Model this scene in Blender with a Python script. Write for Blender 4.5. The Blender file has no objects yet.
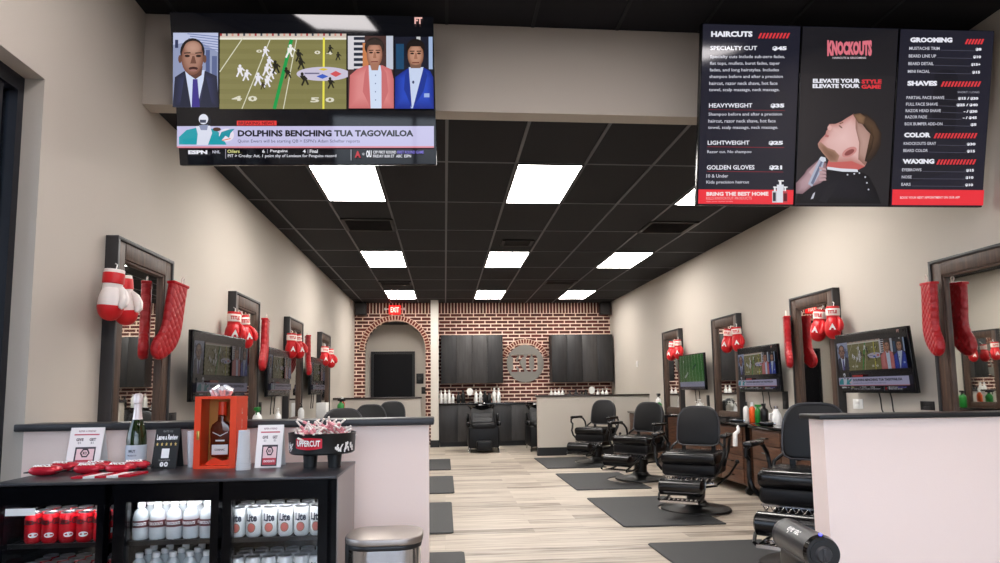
import bpy, bmesh, math, random
from mathutils import Matrix, Vector
random.seed(7)
S = bpy.context.scene
COL = S.collection
PI = math.pi

# ------------------------------------------------------------------ camera, world, exposure
EYE = 1.22
cam = bpy.data.cameras.new('camera'); camo = bpy.data.objects.new('camera', cam); COL.objects.link(camo)
cam.sensor_width = 36.0; cam.lens = 653.26 * 36.0 / 1000.0; cam.shift_y = 0.0435; cam.clip_start = 0.05
_p, _y, _r = .0984, .0850, -.0124
_f = Vector((math.sin(_y)*math.cos(_p), math.cos(_y)*math.cos(_p), math.sin(_p)))
_R = Vector((math.cos(_y), -math.sin(_y), 0)); _U = _R.cross(_f)
_A = _R*math.cos(_r) + _U*math.sin(_r); _B = _U*math.cos(_r) - _R*math.sin(_r)
_m = Matrix((_A, _B, -_f)).transposed().to_4x4(); _m.translation = (0, 0, EYE)
camo.matrix_world = _m
S.camera = camo
w = bpy.data.worlds.new('world'); S.world = w; w.use_nodes = True
_sky = w.node_tree.nodes.new('ShaderNodeTexSky'); _sky.sky_type = 'NISHITA'; _sky.sun_disc = False
_sky.sun_elevation = math.radians(9); _sky.sun_rotation = math.radians(20)
_bg = w.node_tree.nodes['Background']; _bg.inputs[1].default_value = 1.5
_hs = w.node_tree.nodes.new('ShaderNodeHueSaturation'); _hs.inputs['Saturation'].default_value = .15   # hazy overcast dusk
w.node_tree.links.new(_sky.outputs[0], _hs.inputs['Color']); w.node_tree.links.new(_hs.outputs[0], _bg.inputs[0])
S.view_settings.view_transform = 'Standard'; S.view_settings.look = 'None'
S.view_settings.gamma = 1; S.view_settings.use_curve_mapping = False
S.view_settings.exposure = 0.0
LIGHT = 25.0          # radiance of the ceiling panels over the salon
LIGHT_FRONT = 17.0    # and over the reception

# ------------------------------------------------------------------ colours and materials
def lin(c):
    if isinstance(c, str):
        c = c.lstrip('#'); c = [int(c[i:i+2], 16) for i in (0, 2, 4)]
    out = []
    for v in c:
        v /= 255.0
        out.append(v/12.92 if v <= .04045 else ((v+.055)/1.055)**2.4)
    return tuple(out) + (1.0,)

def mat(name, col, rough=.5, metal=0.0, noise=None, bump=0.0, scale=40.0, stretch=(1, 1, 1), spec=None, emit=None, estr=0.0, trans=0.0, ior=1.45, coat=0.0, alt=None):
    m = bpy.data.materials.new(name); m.use_nodes = True
    nt = m.node_tree; b = nt.nodes['Principled BSDF']
    b.inputs['Base Color'].default_value = lin(col)
    b.inputs['Roughness'].default_value = rough; b.inputs['Metallic'].default_value = metal
    b.inputs['IOR'].default_value = ior
    b.inputs['Transmission Weight'].default_value = trans
    b.inputs['Coat Weight'].default_value = coat
    if spec is not None: b.inputs['Specular IOR Level'].default_value = spec
    if emit is not None:
        b.inputs['Emission Color'].default_value = lin(emit); b.inputs['Emission Strength'].default_value = estr
    if alt is not None or bump:
        tc = nt.nodes.new('ShaderNodeTexCoord'); mp = nt.nodes.new('ShaderNodeMapping')
        mp.inputs['Scale'].default_value = stretch
        nz = nt.nodes.new('ShaderNodeTexNoise'); nz.inputs['Scale'].default_value = scale; nz.inputs['Detail'].default_value = 5
        nt.links.new(tc.outputs['Object'], mp.inputs[0]); nt.links.new(mp.outputs[0], nz.inputs['Vector'])
        if alt is not None:
            r = nt.nodes.new('ShaderNodeValToRGB')
            r.color_ramp.elements[0].position = .36; r.color_ramp.elements[0].color = lin(col)
            r.color_ramp.elements[1].position = .64; r.color_ramp.elements[1].color = lin(alt)
            nt.links.new(nz.outputs[0], r.inputs[0]); nt.links.new(r.outputs[0], b.inputs['Base Color'])
        if bump:
            bp = nt.nodes.new('ShaderNodeBump'); bp.inputs['Strength'].default_value = bump; bp.inputs['Distance'].default_value = .01
            nt.links.new(nz.outputs[0], bp.inputs['Height']); nt.links.new(bp.outputs[0], b.inputs['Normal'])
    return m

def glass_mat(name, tint=(1, 1, 1), refl=.08):
    m = bpy.data.materials.new(name); m.use_nodes = True; nt = m.node_tree
    nt.nodes.remove(nt.nodes['Principled BSDF']); out = nt.nodes['Material Output']
    t = nt.nodes.new('ShaderNodeBsdfTransparent'); t.inputs[0].default_value = tuple(tint) + (1,)
    g = nt.nodes.new('ShaderNodeBsdfGlossy'); g.inputs['Roughness'].default_value = .02
    fr = nt.nodes.new('ShaderNodeFresnel'); fr.inputs[0].default_value = 1.45
    mx = nt.nodes.new('ShaderNodeMixShader')
    nt.links.new(fr.outputs[0], mx.inputs[0]); nt.links.new(t.outputs[0], mx.inputs[1]); nt.links.new(g.outputs[0], mx.inputs[2])
    nt.links.new(mx.outputs[0], out.inputs[0])
    return m

def screen_mat(name, strength, rough=.08):
    m = bpy.data.materials.new(name); m.use_nodes = True; nt = m.node_tree; b = nt.nodes['Principled BSDF']
    b.inputs['Base Color'].default_value = (.006, .006, .008, 1); b.inputs['Roughness'].default_value = rough
    a = nt.nodes.new('ShaderNodeAttribute'); a.attribute_name = 'picture'
    nt.links.new(a.outputs['Color'], b.inputs['Emission Color']); b.inputs['Emission Strength'].default_value = strength
    return m

def print_mat(name, rough=.5):
    m = bpy.data.materials.new(name); m.use_nodes = True; nt = m.node_tree; b = nt.nodes['Principled BSDF']
    b.inputs['Roughness'].default_value = rough
    a = nt.nodes.new('ShaderNodeAttribute'); a.attribute_name = 'picture'
    nt.links.new(a.outputs['Color'], b.inputs['Base Color'])
    return m

def brick_mat(name, vertical=False):
    m = bpy.data.materials.new(name); m.use_nodes = True; nt = m.node_tree; b = nt.nodes['Principled BSDF']
    tc = nt.nodes.new('ShaderNodeTexCoord'); sp = nt.nodes.new('ShaderNodeSeparateXYZ'); cb = nt.nodes.new('ShaderNodeCombineXYZ')
    nt.links.new(tc.outputs['Object'], sp.inputs[0])
    nt.links.new(sp.outputs['Z' if vertical else 'X'], cb.inputs[0]); nt.links.new(sp.outputs['X' if vertical else 'Z'], cb.inputs[1])
    br = nt.nodes.new('ShaderNodeTexBrick'); br.inputs['Scale'].default_value = 1
    br.offset = 0.0 if vertical else .5
    br.inputs['Color1'].default_value = lin('#4a1911'); br.inputs['Color2'].default_value = lin('#66251a'); br.inputs['Mortar'].default_value = lin('#e6c8b6')
    br.inputs['Mortar Size'].default_value = .0125; br.inputs['Mortar Smooth'].default_value = .1; br.inputs['Bias'].default_value = -.2
    br.inputs['Brick Width'].default_value = 6.0 if vertical else .262; br.inputs['Row Height'].default_value = .073 if vertical else .0798
    nz = nt.nodes.new('ShaderNodeTexNoise'); nz.inputs['Scale'].default_value = 14; nz.inputs['Detail'].default_value = 4
    mx = nt.nodes.new('ShaderNodeMixRGB'); mx.blend_type = 'OVERLAY'; mx.inputs[0].default_value = .45
    nt.links.new(tc.outputs['Object'], nz.inputs['Vector']); nt.links.new(cb.outputs[0], br.inputs['Vector'])
    nt.links.new(br.outputs[0], mx.inputs[1]); nt.links.new(nz.outputs[0], mx.inputs[2]); nt.links.new(mx.outputs[0], b.inputs['Base Color'])
    bp = nt.nodes.new('ShaderNodeBump'); bp.inputs['Strength'].default_value = .5; bp.inputs['Distance'].default_value = .006; bp.invert = True
    nt.links.new(br.outputs['Fac'], bp.inputs['Height']); nt.links.new(bp.outputs[0], b.inputs['Normal'])
    b.inputs['Roughness'].default_value = .8
    return m

def plank_mat(name):
    m = bpy.data.materials.new(name); m.use_nodes = True; nt = m.node_tree; b = nt.nodes['Principled BSDF']
    tc = nt.nodes.new('ShaderNodeTexCoord')
    br = nt.nodes.new('ShaderNodeTexBrick'); br.inputs['Scale'].default_value = 1; br.offset = .37
    br.inputs['Color1'].default_value = (0, 0, 0, 1); br.inputs['Color2'].default_value = (1, 1, 1, 1); br.inputs['Mortar'].default_value = (.3, .3, .3, 1)
    br.inputs['Mortar Size'].default_value = .0012; br.inputs['Brick Width'].default_value = 1.22; br.inputs['Row Height'].default_value = .178
    nt.links.new(tc.outputs['Object'], br.inputs['Vector'])
    mp = nt.nodes.new('ShaderNodeMapping'); mp.inputs['Scale'].default_value = (.9, 13, 1)
    nz = nt.nodes.new('ShaderNodeTexNoise'); nz.inputs['Scale'].default_value = 1.6; nz.inputs['Detail'].default_value = 6; nz.inputs['Roughness'].default_value = .62
    nt.links.new(tc.outputs['Object'], mp.inputs[0]); nt.links.new(mp.outputs[0], nz.inputs['Vector'])
    ad = nt.nodes.new('ShaderNodeMath'); ad.operation = 'MULTIPLY_ADD'; ad.inputs[1].default_value = .30
    sub = nt.nodes.new('ShaderNodeMath'); sub.operation = 'SUBTRACT'; sub.inputs[1].default_value = .15
    nt.links.new(br.outputs[0], ad.inputs[0]); nt.links.new(nz.outputs[0], ad.inputs[2]); nt.links.new(ad.outputs[0], sub.inputs[0])
    r = nt.nodes.new('ShaderNodeValToRGB'); e = r.color_ramp.elements
    e[0].position = .32; e[0].color = lin('#74685c'); e[1].position = .70; e[1].color = lin('#c6bbad')
    k = e.new(.46); k.color = lin('#ab9f91')
    nt.links.new(sub.outputs[0], r.inputs[0]); nt.links.new(r.outputs[0], b.inputs['Base Color'])
    b.inputs['Roughness'].default_value = .42
    return m

M = {}
M['wall'] = mat('greige_wall_paint', '#bcb4aa', .75, bump=.06, scale=120)
M['wall_pink'] = mat('pale_partition_paint', '#f0dbd2', .7, bump=.05, scale=120)
M['trimwhite'] = mat('pale_trim_paint', '#cfc9c0', .6)
M['ceil'] = mat('black_ceiling_tile', '#17181d', .85, bump=.15, scale=260)
M['ceilf'] = mat('navy_black_ceiling', '#0b0c15', .8); M['gridf'] = mat('navy_black_grid', '#10111a', .6); M['grid'] = mat('black_grid_bar', '#55565b', .4)
M['floor'] = plank_mat('greige_vinyl_plank')
M['brick'] = brick_mat('red_brick'); M['soldier'] = brick_mat('soldier_brick', True)
M['mortar'] = mat('pale_mortar', '#d3b3a0', .85); M['brickred'] = mat('dark_red_brick', '#5f231a', .8, alt='#75301f', scale=25)
M['base'] = mat('black_rubber_base', '#141416', .5)
M['cap'] = mat('charcoal_laminate', '#222124', .4); M['capblack'] = mat('black_laminate', '#0e0e10', .45); M['capbrown'] = mat('dark_brown_laminate', '#2e2320', .4)
M['black'] = mat('black_plastic', '#101012', .4); M['sidereflect'] = mat('painted_side_reflection', '#9b9290', .45); M['cooler'] = mat('cooler_black_enamel', '#050508', .18, spec=.22); M['chairbase'] = mat('black_base_enamel', '#0b0b0d', .38); M['blackgloss'] = mat('gloss_black', '#08080a', .12, coat=.4)
M['bezel'] = mat('tv_bezel', '#0a0a0c', .25)
M['vinyl'] = mat('black_vinyl', '#0f0f12', .42, bump=.05, scale=300, spec=.3); M['vinylgloss'] = mat('gloss_black_vinyl', '#08080a', .25)
M['iron'] = mat('black_enamel_metal', '#0e0e10', .3, .3); M['pipe2'] = mat('grey_print', '#8d8582', .5); M['pipe'] = mat('grey_piping', '#3c3d41', .4)
M['chrome'] = mat('chrome', '#c9c9cc', .14, 1.0); M['steel'] = mat('brushed_steel', '#a69d97', .42, 1.0, bump=.04, scale=60, stretch=(1, 1, 20))
M['rubber'] = mat('black_rubber_mat', '#2e2f31', .62, bump=.12, scale=220)
M['wood'] = mat('brown_wood_board', '#3f2e26', .5, alt='#554033', scale=5, stretch=(14, 14, 1), bump=.1)
M['woodcab'] = mat('walnut_cabinet', '#4a3024', .45, alt='#64422f', scale=6, stretch=(1, 2, 14), bump=.08)
M['rim'] = mat('dark_grey_frame_rim', '#2f2d2e', .45)
M['mirror'] = mat('mirror_silver', '#e4e6e4', .015, 1.0)
M['slate'] = mat('dark_slate_laminate', '#201f20', .45, alt='#292728', scale=3, stretch=(8, 8, 1)); M['slate2'] = mat('grey_slate_laminate', '#333131', .45, alt='#3c3a3a', scale=3, stretch=(8, 8, 1))
M['signsteel'] = mat('grey_sign_steel', '#7d7973', .45, .35)
M['red'] = mat('red_leather', '#c8141c', .38, bump=.04, scale=160); M['redsat'] = mat('red_satin', '#b20f1a', .32, bump=.0)
M['white'] = mat('white_plastic', '#e9e7e4', .4); M['whiteleather'] = mat('white_leather', '#e6dcd6', .42, bump=.04, scale=160)
M['cream'] = mat('cream_fabric', '#efe3da', .8)
M['emit'] = mat('light_diffuser', '#ffffff', .5, emit='#fffaf4', estr=LIGHT); M['emitf'] = mat('light_diffuser_reception', '#ffffff', .5, emit='#fff8f8', estr=LIGHT_FRONT)
M['led'] = mat('cooler_light_strip', '#ffffff', .5, emit='#f4f8ff', estr=40)
M['pane'] = glass_mat('clear_pane'); M['winpane'] = glass_mat('window_pane', (.8, .86, .95))
M['screen'] = screen_mat('screen_bright', 1.0, .05); M['menu'] = screen_mat('screen_menu', 1.0, .07)
M['screen_side'] = screen_mat('screen_side', .32, .15); M['screen_dim'] = screen_mat('screen_dim', .10, .22)
M['print'] = print_mat('printed_paper')
M['orange'] = mat('orange_lacquer', '#e2431f', .35); M['orangein'] = mat('gold_lining', '#d0964a', .45)
M['cognac'] = mat('amber_cognac_glass', '#551f0c', .08, coat=.5); M['greenglass'] = mat('dark_green_glass', '#1b2a12', .06, coat=.6)
M['foil'] = mat('pale_foil', '#ddd3d0', .3, .3); M['silver'] = mat('silver_ribbon', '#e6e4e8', .25, .5)
M['label'] = mat('paper_label', '#e7e9e8', .6)
M['canred'] = mat('red_can', '#c01723', .25, .2); M['canwhite'] = mat('white_can', '#dfe0df', .28, .1); M['canlid'] = mat('aluminium', '#b9bbbe', .3, .9)
M['water'] = mat('clear_water_bottle', '#f4fafc', .08, trans=.5, ior=1.33); M['darkredlabel'] = mat('dark_red_label', '#520f18', .5)
M['clear'] = mat('clear_plastic', '#f6f4f6', .1, trans=.45, ior=1.25)
M['redsign'] = mat('exit_sign_red', '#d01a1a', .4, emit='#ff1e1a', estr=1.3); M['exitletter'] = mat('exit_sign_letter', '#ffd0c8', .4, emit='#ffb4a8', estr=1.6)
M['green'] = mat('green_plastic', '#1f7a2c', .35); M['orangeplastic'] = mat('orange_plastic', '#e2571e', .35); M['tan'] = mat('tan_wood', '#7c6a58', .6)
M['pink'] = mat('pink_wrapper', '#d98a90', .4); M['yellow'] = mat('yellow_wrapper', '#d8c040', .4)
M['door'] = mat('black_door_paint', '#07070c', .55, spec=.2); M['winframe'] = mat('navy_black_frame', '#14161f', .35)
M['blue'] = mat('blue_led', '#3838ff', .4, emit='#5a5cff', estr=3)
M['bluelabel'] = mat('pale_blue_label', '#bcc8d2', .5); M['vacgrey'] = mat('charcoal_plastic', '#2c2c2f', .35); M['chromedark'] = mat('dark_chrome', '#8a8a8e', .2, 1.0); M['chrome2'] = M['chrome']
M['cooltop'] = mat('dark_grey_counter', '#2a292c', .3, alt='#343236', scale=18); M['cardside'] = mat('black_card', '#1a1a1b', .5); M['goldmetal'] = mat('gold_metal', '#c8a860', .3, 1.0)
M['redfoil'] = mat('red_foil', '#c02032', .25, .2); M['backgrey'] = mat('charcoal_vinyl', '#3f3f41', .4)
M['blackcola'] = mat('dark_can_lettering', '#2a0a0c', .4); M['navy'] = mat('navy_lettering', '#141c34', .4); M['coral'] = mat('coral_can_seal', '#c8695e', .4); M['gold'] = mat('gold_seal_ring', '#8a7a60', .4)
M['ground'] = mat('asphalt', '#2c2d31', .9)

# ------------------------------------------------------------------ mesh helpers
def text_mesh(s, bold=0.0, extrude=0.0):
    key = (s, bold, extrude)
    if key in text_mesh.cache: return text_mesh.cache[key]
    cu = bpy.data.curves.new('lettering', 'FONT'); cu.body = s; cu.size = 1.0; cu.offset = bold; cu.resolution_u = 2; cu.extrude = extrude
    o = bpy.data.objects.new('lettering', cu); COL.objects.link(o)
    bpy.context.view_layer.update()
    me = bpy.data.meshes.new_from_object(o.evaluated_get(bpy.context.evaluated_depsgraph_get()))
    vs = [v.co.copy() for v in me.vertices]; fs = [tuple(p.vertices) for p in me.polygons]
    bpy.data.objects.remove(o); bpy.data.curves.remove(cu); bpy.data.meshes.remove(me)
    x0 = min(v.x for v in vs); x1 = max(v.x for v in vs); y0 = min(v.y for v in vs); y1 = max(v.y for v in vs)
    text_mesh.cache[key] = (vs, fs, x0, x1, y0, y1)
    return text_mesh.cache[key]
text_mesh.cache = {}

class MB:
    def __init__(s): s.bm = bmesh.new(); s.mi = 0
    def add(s, t, mi=None):
        for f in t.faces: f.material_index = s.mi if mi is None else mi
        me = bpy.data.meshes.new('t'); t.to_mesh(me); t.free(); s.bm.from_mesh(me); bpy.data.meshes.remove(me); return s
    def box(s, x0, x1, y0, y1, z0, z1, r=0.0, seg=2, mi=None, mx=None):
        t = bmesh.new(); bmesh.ops.create_cube(t, size=1)
        for v in t.verts: v.co = Vector(((x0+x1)/2 + v.co.x*(x1-x0), (y0+y1)/2 + v.co.y*(y1-y0), (z0+z1)/2 + v.co.z*(z1-z0)))
        if r: bmesh.ops.bevel(t, geom=t.edges[:], offset=r, segments=seg, affect='EDGES', profile=.5)
        if mx is not None: bmesh.ops.transform(t, matrix=mx, verts=t.verts)
        return s.add(t, mi)
    def cyl(s, p0, p1, r0, r1=None, n=16, mi=None, sq=None):
        p0 = Vector(p0); p1 = Vector(p1); r1 = r0 if r1 is None else r1; d = p1-p0
        t = bmesh.new(); bmesh.ops.create_cone(t, cap_ends=True, segments=n, radius1=r0, radius2=r1, depth=d.length)
        q = d.to_track_quat('Z', 'Y').to_matrix().to_4x4(); q.translation = (p0+p1)/2
        if sq: bmesh.ops.scale(t, vec=(sq[0], sq[1], 1), verts=t.verts)
        bmesh.ops.transform(t, matrix=q, verts=t.verts)
        return s.add(t, mi)
    def tube(s, pts, r, n=8, mi=None, closed=False):
        pts = [Vector(p) for p in pts]; t = bmesh.new(); rings = []; N = len(pts); up = Vector((0, 0, 1)); prev = None
        for i, p in enumerate(pts):
            a = pts[i-1] if (i or closed) else p; b = pts[(i+1) % N] if (i < N-1 or closed) else p
            d = (b-a).normalized()
            if prev is None:
                u = d.cross(up if abs(d.z) < .9 else Vector((1, 0, 0))).normalized()
            else: u = (prev - d*prev.dot(d)).normalized()
            prev = u; v = d.cross(u); rr = r[i] if isinstance(r, (list, tuple)) else r
            rings.append([t.verts.new(p + u*rr*math.cos(2*PI*k/n) + v*rr*math.sin(2*PI*k/n)) for k in range(n)])
        for i in range(N if closed else N-1):
            A = rings[i]; B = rings[(i+1) % N]
            for k in range(n): t.faces.new((A[k], A[(k+1) % n], B[(k+1) % n], B[k]))
        if not closed: t.faces.new(rings[0][::-1]); t.faces.new(rings[-1])
        bmesh.ops.recalc_face_normals(t, faces=t.faces)
        return s.add(t, mi)
    def lathe(s, prof, n=24, c=(0, 0, 0), mi=None, sx=1, sy=1, mx=None):
        t = bmesh.new(); rings = []
        for r, z in prof:
            if r < 1e-6: rings.append([t.verts.new((c[0], c[1], c[2]+z))])
            else: rings.append([t.verts.new((c[0]+sx*r*math.cos(2*PI*k/n), c[1]+sy*r*math.sin(2*PI*k/n), c[2]+z)) for k in range(n)])
        for A, B in zip(rings, rings[1:]):
            for k in range(n):
                a = A if len(A) > 1 else None; b = B if len(B) > 1 else None; j = (k+1) % n
                if a and b: t.faces.new((A[k], A[j], B[j], B[k]))
                elif b: t.faces.new((A[0], B[j], B[k]))
                elif a: t.faces.new((A[k], A[j], B[0]))
        for R_, fl in ((rings[0], True), (rings[-1], False)):
            if len(R_) > 1: t.faces.new(R_[::-1] if fl else R_)
        bmesh.ops.recalc_face_normals(t, faces=t.faces)
        if mx is not None: bmesh.ops.transform(t, matrix=mx, verts=t.verts)
        return s.add(t, mi)
    def prism(s, pts, a0, a1, plane='xy', r=0.0, mi=None, mx=None, seg=2):
        def P(u, v, a): return {'xy': (u, v, a), 'xz': (u, a, v), 'yz': (a, u, v)}[plane]
        t = bmesh.new(); A = [t.verts.new(P(u, v, a0)) for u, v in pts]; B = [t.verts.new(P(u, v, a1)) for u, v in pts]
        fa = t.faces.new(A); fb = t.faces.new(B[::-1]); n = len(pts)
        for i in range(n): t.faces.new((A[i], B[i], B[(i+1) % n], A[(i+1) % n]))
        bmesh.ops.recalc_face_normals(t, faces=t.faces)
        if r:
            ed = list({e for f in (fa, fb) for e in f.edges}); bmesh.ops.bevel(t, geom=ed, offset=r, segments=seg, affect='EDGES', profile=.5)
        if mx is not None: bmesh.ops.transform(t, matrix=mx, verts=t.verts)
        return s.add(t, mi)
    def ball(s, c, r, mi=None, u=16, v=10, fn=None, mx=None):
        t = bmesh.new(); bmesh.ops.create_uvsphere(t, u_segments=u, v_segments=v, radius=1)
        r = (r, r, r) if not isinstance(r, (tuple, list)) else r
        for q in t.verts:
            p = Vector(q.co)
            if fn: p = fn(p)
            q.co = Vector((c[0]+p.x*r[0], c[1]+p.y*r[1], c[2]+p.z*r[2]))
        if mx is not None: bmesh.ops.transform(t, matrix=mx, verts=t.verts)
        return s.add(t, mi)
    def text(s, st, w, h, mx, bold=0.0, fn=None, mi=None, ext=0.0, sub=0):
        """lettering fitted in a w x h box centred on the origin of mx (local XY plane)"""
        vs, fs, x0, x1, y0, y1 = text_mesh(st, bold, ext)
        t = bmesh.new(); V = []
        for v in vs:
            p = Vector(((v.x-(x0+x1)/2)/(x1-x0)*w, (v.y-(y0+y1)/2)/max(1e-6, y1-y0)*h, v.z*h))
            if fn: p = fn(p)
            V.append(t.verts.new(mx @ p))
        for f in fs:
            try: t.faces.new([V[i] for i in f])
            except ValueError: pass
        return s.add(t, mi)
    def xf(s, mx): bmesh.ops.transform(s.bm, matrix=mx, verts=s.bm.verts); return s
    def build(s, name, mats, parent=None, loc=None, angle=.7):
        me = bpy.data.meshes.new(name)
        for f in s.bm.faces: f.smooth = True
        for e in s.bm.edges:
            if len(e.link_faces) == 2 and e.calc_face_angle(0) > angle: e.smooth = False
        s.bm.to_mesh(me); s.bm.free()
        for m in (mats if isinstance(mats, (list, tuple)) else [mats]): me.materials.append(M[m] if isinstance(m, str) else m)
        o = bpy.data.objects.new(name, me); COL.objects.link(o)
        if parent: o.parent = parent
        if loc: o.location = loc
        return o

def RX(a): return Matrix.Rotation(a, 4, 'X')
def RY(a): return Matrix.Rotation(a, 4, 'Y')
def RZ(a): return Matrix.Rotation(a, 4, 'Z')
def TR(*p): return Matrix.Translation(p)
FRONT = RX(PI/2)   # local XY lettering plane -> upright, facing -Y

def tag(o, label, cat, group=None, kind=None):
    o['label'] = label; o['category'] = cat
    if group: o['group'] = group
    if kind: o['kind'] = kind
    return o
def thing(name, label, cat, loc=(0, 0, 0), rz=0.0, group=None):
    o = bpy.data.objects.new(name, None); COL.objects.link(o); o.empty_display_size = .05
    o.location = loc; o.rotation_euler = (0, 0, rz); return tag(o, label, cat, group)
def struct(mb, name, m, parent=None):
    o = mb.build(name, m, parent)
    if not parent: o['kind'] = 'structure'
    return o
def dup(root, label, loc=None, rz=None, group=None):
    c = root.copy(); COL.objects.link(c); c['label'] = label
    if loc is not None: c.location = loc
    if rz is not None: c.rotation_euler = (0, 0, rz)
    if group: c['group'] = group
    for ch in list(root.children):
        d = ch.copy(); COL.objects.link(d); d.parent = c
        for g in list(ch.children):
            e = g.copy(); COL.objects.link(e); e.parent = d
    return c
ORD = ['first', 'second', 'third', 'fourth', 'fifth', 'sixth', 'seventh', 'eighth']

class Pic:
    """a flat picture (screen content, print) w x h in the local XZ plane facing -Y, centred on the origin"""
    def __init__(s, w, h, step=.00012, quad=None, back='#000000'):
        s.w, s.h, s.step, s.quad = w, h, step, quad; s.bm = bmesh.new(); s.cl = s.bm.loops.layers.float_color.new('picture'); s.k = 0
        s.quadpts = quad
        if back: s.poly([(0, 0), (1, 0), (1, 1), (0, 1)], back, uv=True)
    def uv(s, x, y):
        if not s.quad: return x, y
        (ax, ay), (bx, by), (cx, cy), (dx, dy) = s.quad; u = v = .5
        for _ in range(8):
            px = ax*(1-u)*(1-v)+bx*u*(1-v)+cx*u*v+dx*(1-u)*v - x; py = ay*(1-u)*(1-v)+by*u*(1-v)+cy*u*v+dy*(1-u)*v - y
            xu = (bx-ax)*(1-v)+(cx-dx)*v; xv = (dx-ax)*(1-u)+(cx-bx)*u; yu = (by-ay)*(1-v)+(cy-dy)*v; yv = (dy-ay)*(1-u)+(cy-by)*u
            D = xu*yv-xv*yu; u -= (px*yv-py*xv)/D; v -= (py*xu-px*yu)/D
        return u, v
    def P(s, u, v): return Vector(((u-.5)*s.w, -s.k*s.step, (.5-v)*s.h))
    def face(s, V, c):
        f = s.bm.faces.new(V); f.normal_update()
        if f.normal.y > 0: f.normal_flip()
        for l in f.loops: l[s.cl] = c
    def poly(s, pts, col, uv=False):
        s.k += 1
        s.face([s.bm.verts.new(s.P(*(p if uv else s.uv(*p)))) for p in pts], lin(col))
    def blob(s, pts, edge, mid, c=None):
        """filled outline fading from its middle colour to its edge colour"""
        s.k += 1; e = lin(edge); m = lin(mid); n = len(pts); c = c or (sum(p[0] for p in pts)/n, sum(p[1] for p in pts)/n)
        C = s.bm.verts.new(s.P(*s.uv(*c))); V = [s.bm.verts.new(s.P(*s.uv(*p))) for p in pts]
        H = [s.bm.verts.new(s.P(*s.uv(c[0]+(p[0]-c[0])*.62, c[1]+(p[1]-c[1])*.62))) for p in pts]; h = tuple(m[i]*.72+e[i]*.28 for i in range(4))
        for i in range(n):
            j = (i+1) % n
            for vs, cs in (((C, H[i], H[j]), (m, h, h)), ((H[i], V[i], V[j], H[j]), (h, e, e, h))):
                try: f = s.bm.faces.new(vs)
                except ValueError: continue
                f.normal_update()
                for l in f.loops: l[s.cl] = cs[vs.index(l.vert)]
                if f.normal.y > 0: f.normal_flip()
    def bell(s, x, y, rx, ry, edge, mid, n=22, off=(0, 0)):
        s.blob([(x+rx*math.cos(2*PI*i/n), y+ry*math.sin(2*PI*i/n)) for i in range(n)], edge, mid, (x+off[0], y+off[1]))
    def rect(s, x0, y0, x1, y1, col): s.poly([(x0, y0), (x1, y0), (x1, y1), (x0, y1)], col)
    def ell(s, x, y, rx, ry, col, n=20, a0=0, rot=0):
        c, q = math.cos(rot), math.sin(rot)
        s.poly([(x+rx*math.cos(2*PI*i/n)*c-ry*math.sin(2*PI*i/n)*q, y+rx*math.cos(2*PI*i/n)*q+ry*math.sin(2*PI*i/n)*c) for i in range(n)], col)
    def line(s, x0, y0, x1, y1, t, col):
        d = math.hypot(x1-x0, y1-y0); nx, ny = -(y1-y0)/d*t/2, (x1-x0)/d*t/2
        s.poly([(x0+nx, y0+ny), (x1+nx, y1+ny), (x1-nx, y1-ny), (x0-nx, y0-ny)], col)
    def text(s, st, x0, y0, x1, y1, col, bold=.0, fn=None):
        """lettering fitted between (x0,y0) top-left and (x1,y1) bottom-right"""
        s.k += 1; c = lin(col); vs, fs, a0, a1, b0, b1 = text_mesh(st, bold)
        V = []
        for v in vs:
            a = (v.x-a0)/(a1-a0); b = (b1-v.y)/(b1-b0)
            if fn: a, b = fn(a, b)
            V.append(s.bm.verts.new(s.P(*s.uv(x0+(x1-x0)*a, y0+(y1-y0)*b))))
        for f in fs:
            try: s.face([V[i] for i in f], c)
            except ValueError: pass
    def build(s, name, m, parent, loc=(0, 0, 0), rot=None):
        me = bpy.data.meshes.new(name); s.bm.to_mesh(me); s.bm.free(); me.materials.append(M[m])
        o = bpy.data.objects.new(name, me); COL.objects.link(o); o.parent = parent; o.location = loc
        if rot: o.rotation_euler = rot
        return o
def curve_plate(loops, y0, y1):
    """plate with holes from closed XZ loops (even-odd), spanning y0..y1; returns an MB"""
    cu = bpy.data.curves.new('plate', 'CURVE'); cu.dimensions = '2D'; cu.fill_mode = 'BOTH'; cu.extrude = (y1-y0)/2
    for L in loops:
        sp = cu.splines.new('POLY'); sp.points.add(len(L)-1); sp.use_cyclic_u = True
        for p, (x, z) in zip(sp.points, L): p.co = (x, z, 0, 1)
    o = bpy.data.objects.new('plate', cu); COL.objects.link(o); bpy.context.view_layer.update()
    me = bpy.data.meshes.new_from_object(o.evaluated_get(bpy.context.evaluated_depsgraph_get()))
    mb = MB(); mb.bm.from_mesh(me); bpy.data.objects.remove(o); bpy.data.curves.remove(cu); bpy.data.meshes.remove(me)
    bmesh.ops.remove_doubles(mb.bm, verts=mb.bm.verts, dist=1e-5)
    mb.xf(TR(0, (y0+y1)/2, 0) @ RX(PI/2)); bmesh.ops.recalc_face_normals(mb.bm, faces=mb.bm.faces)
    return mb
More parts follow.
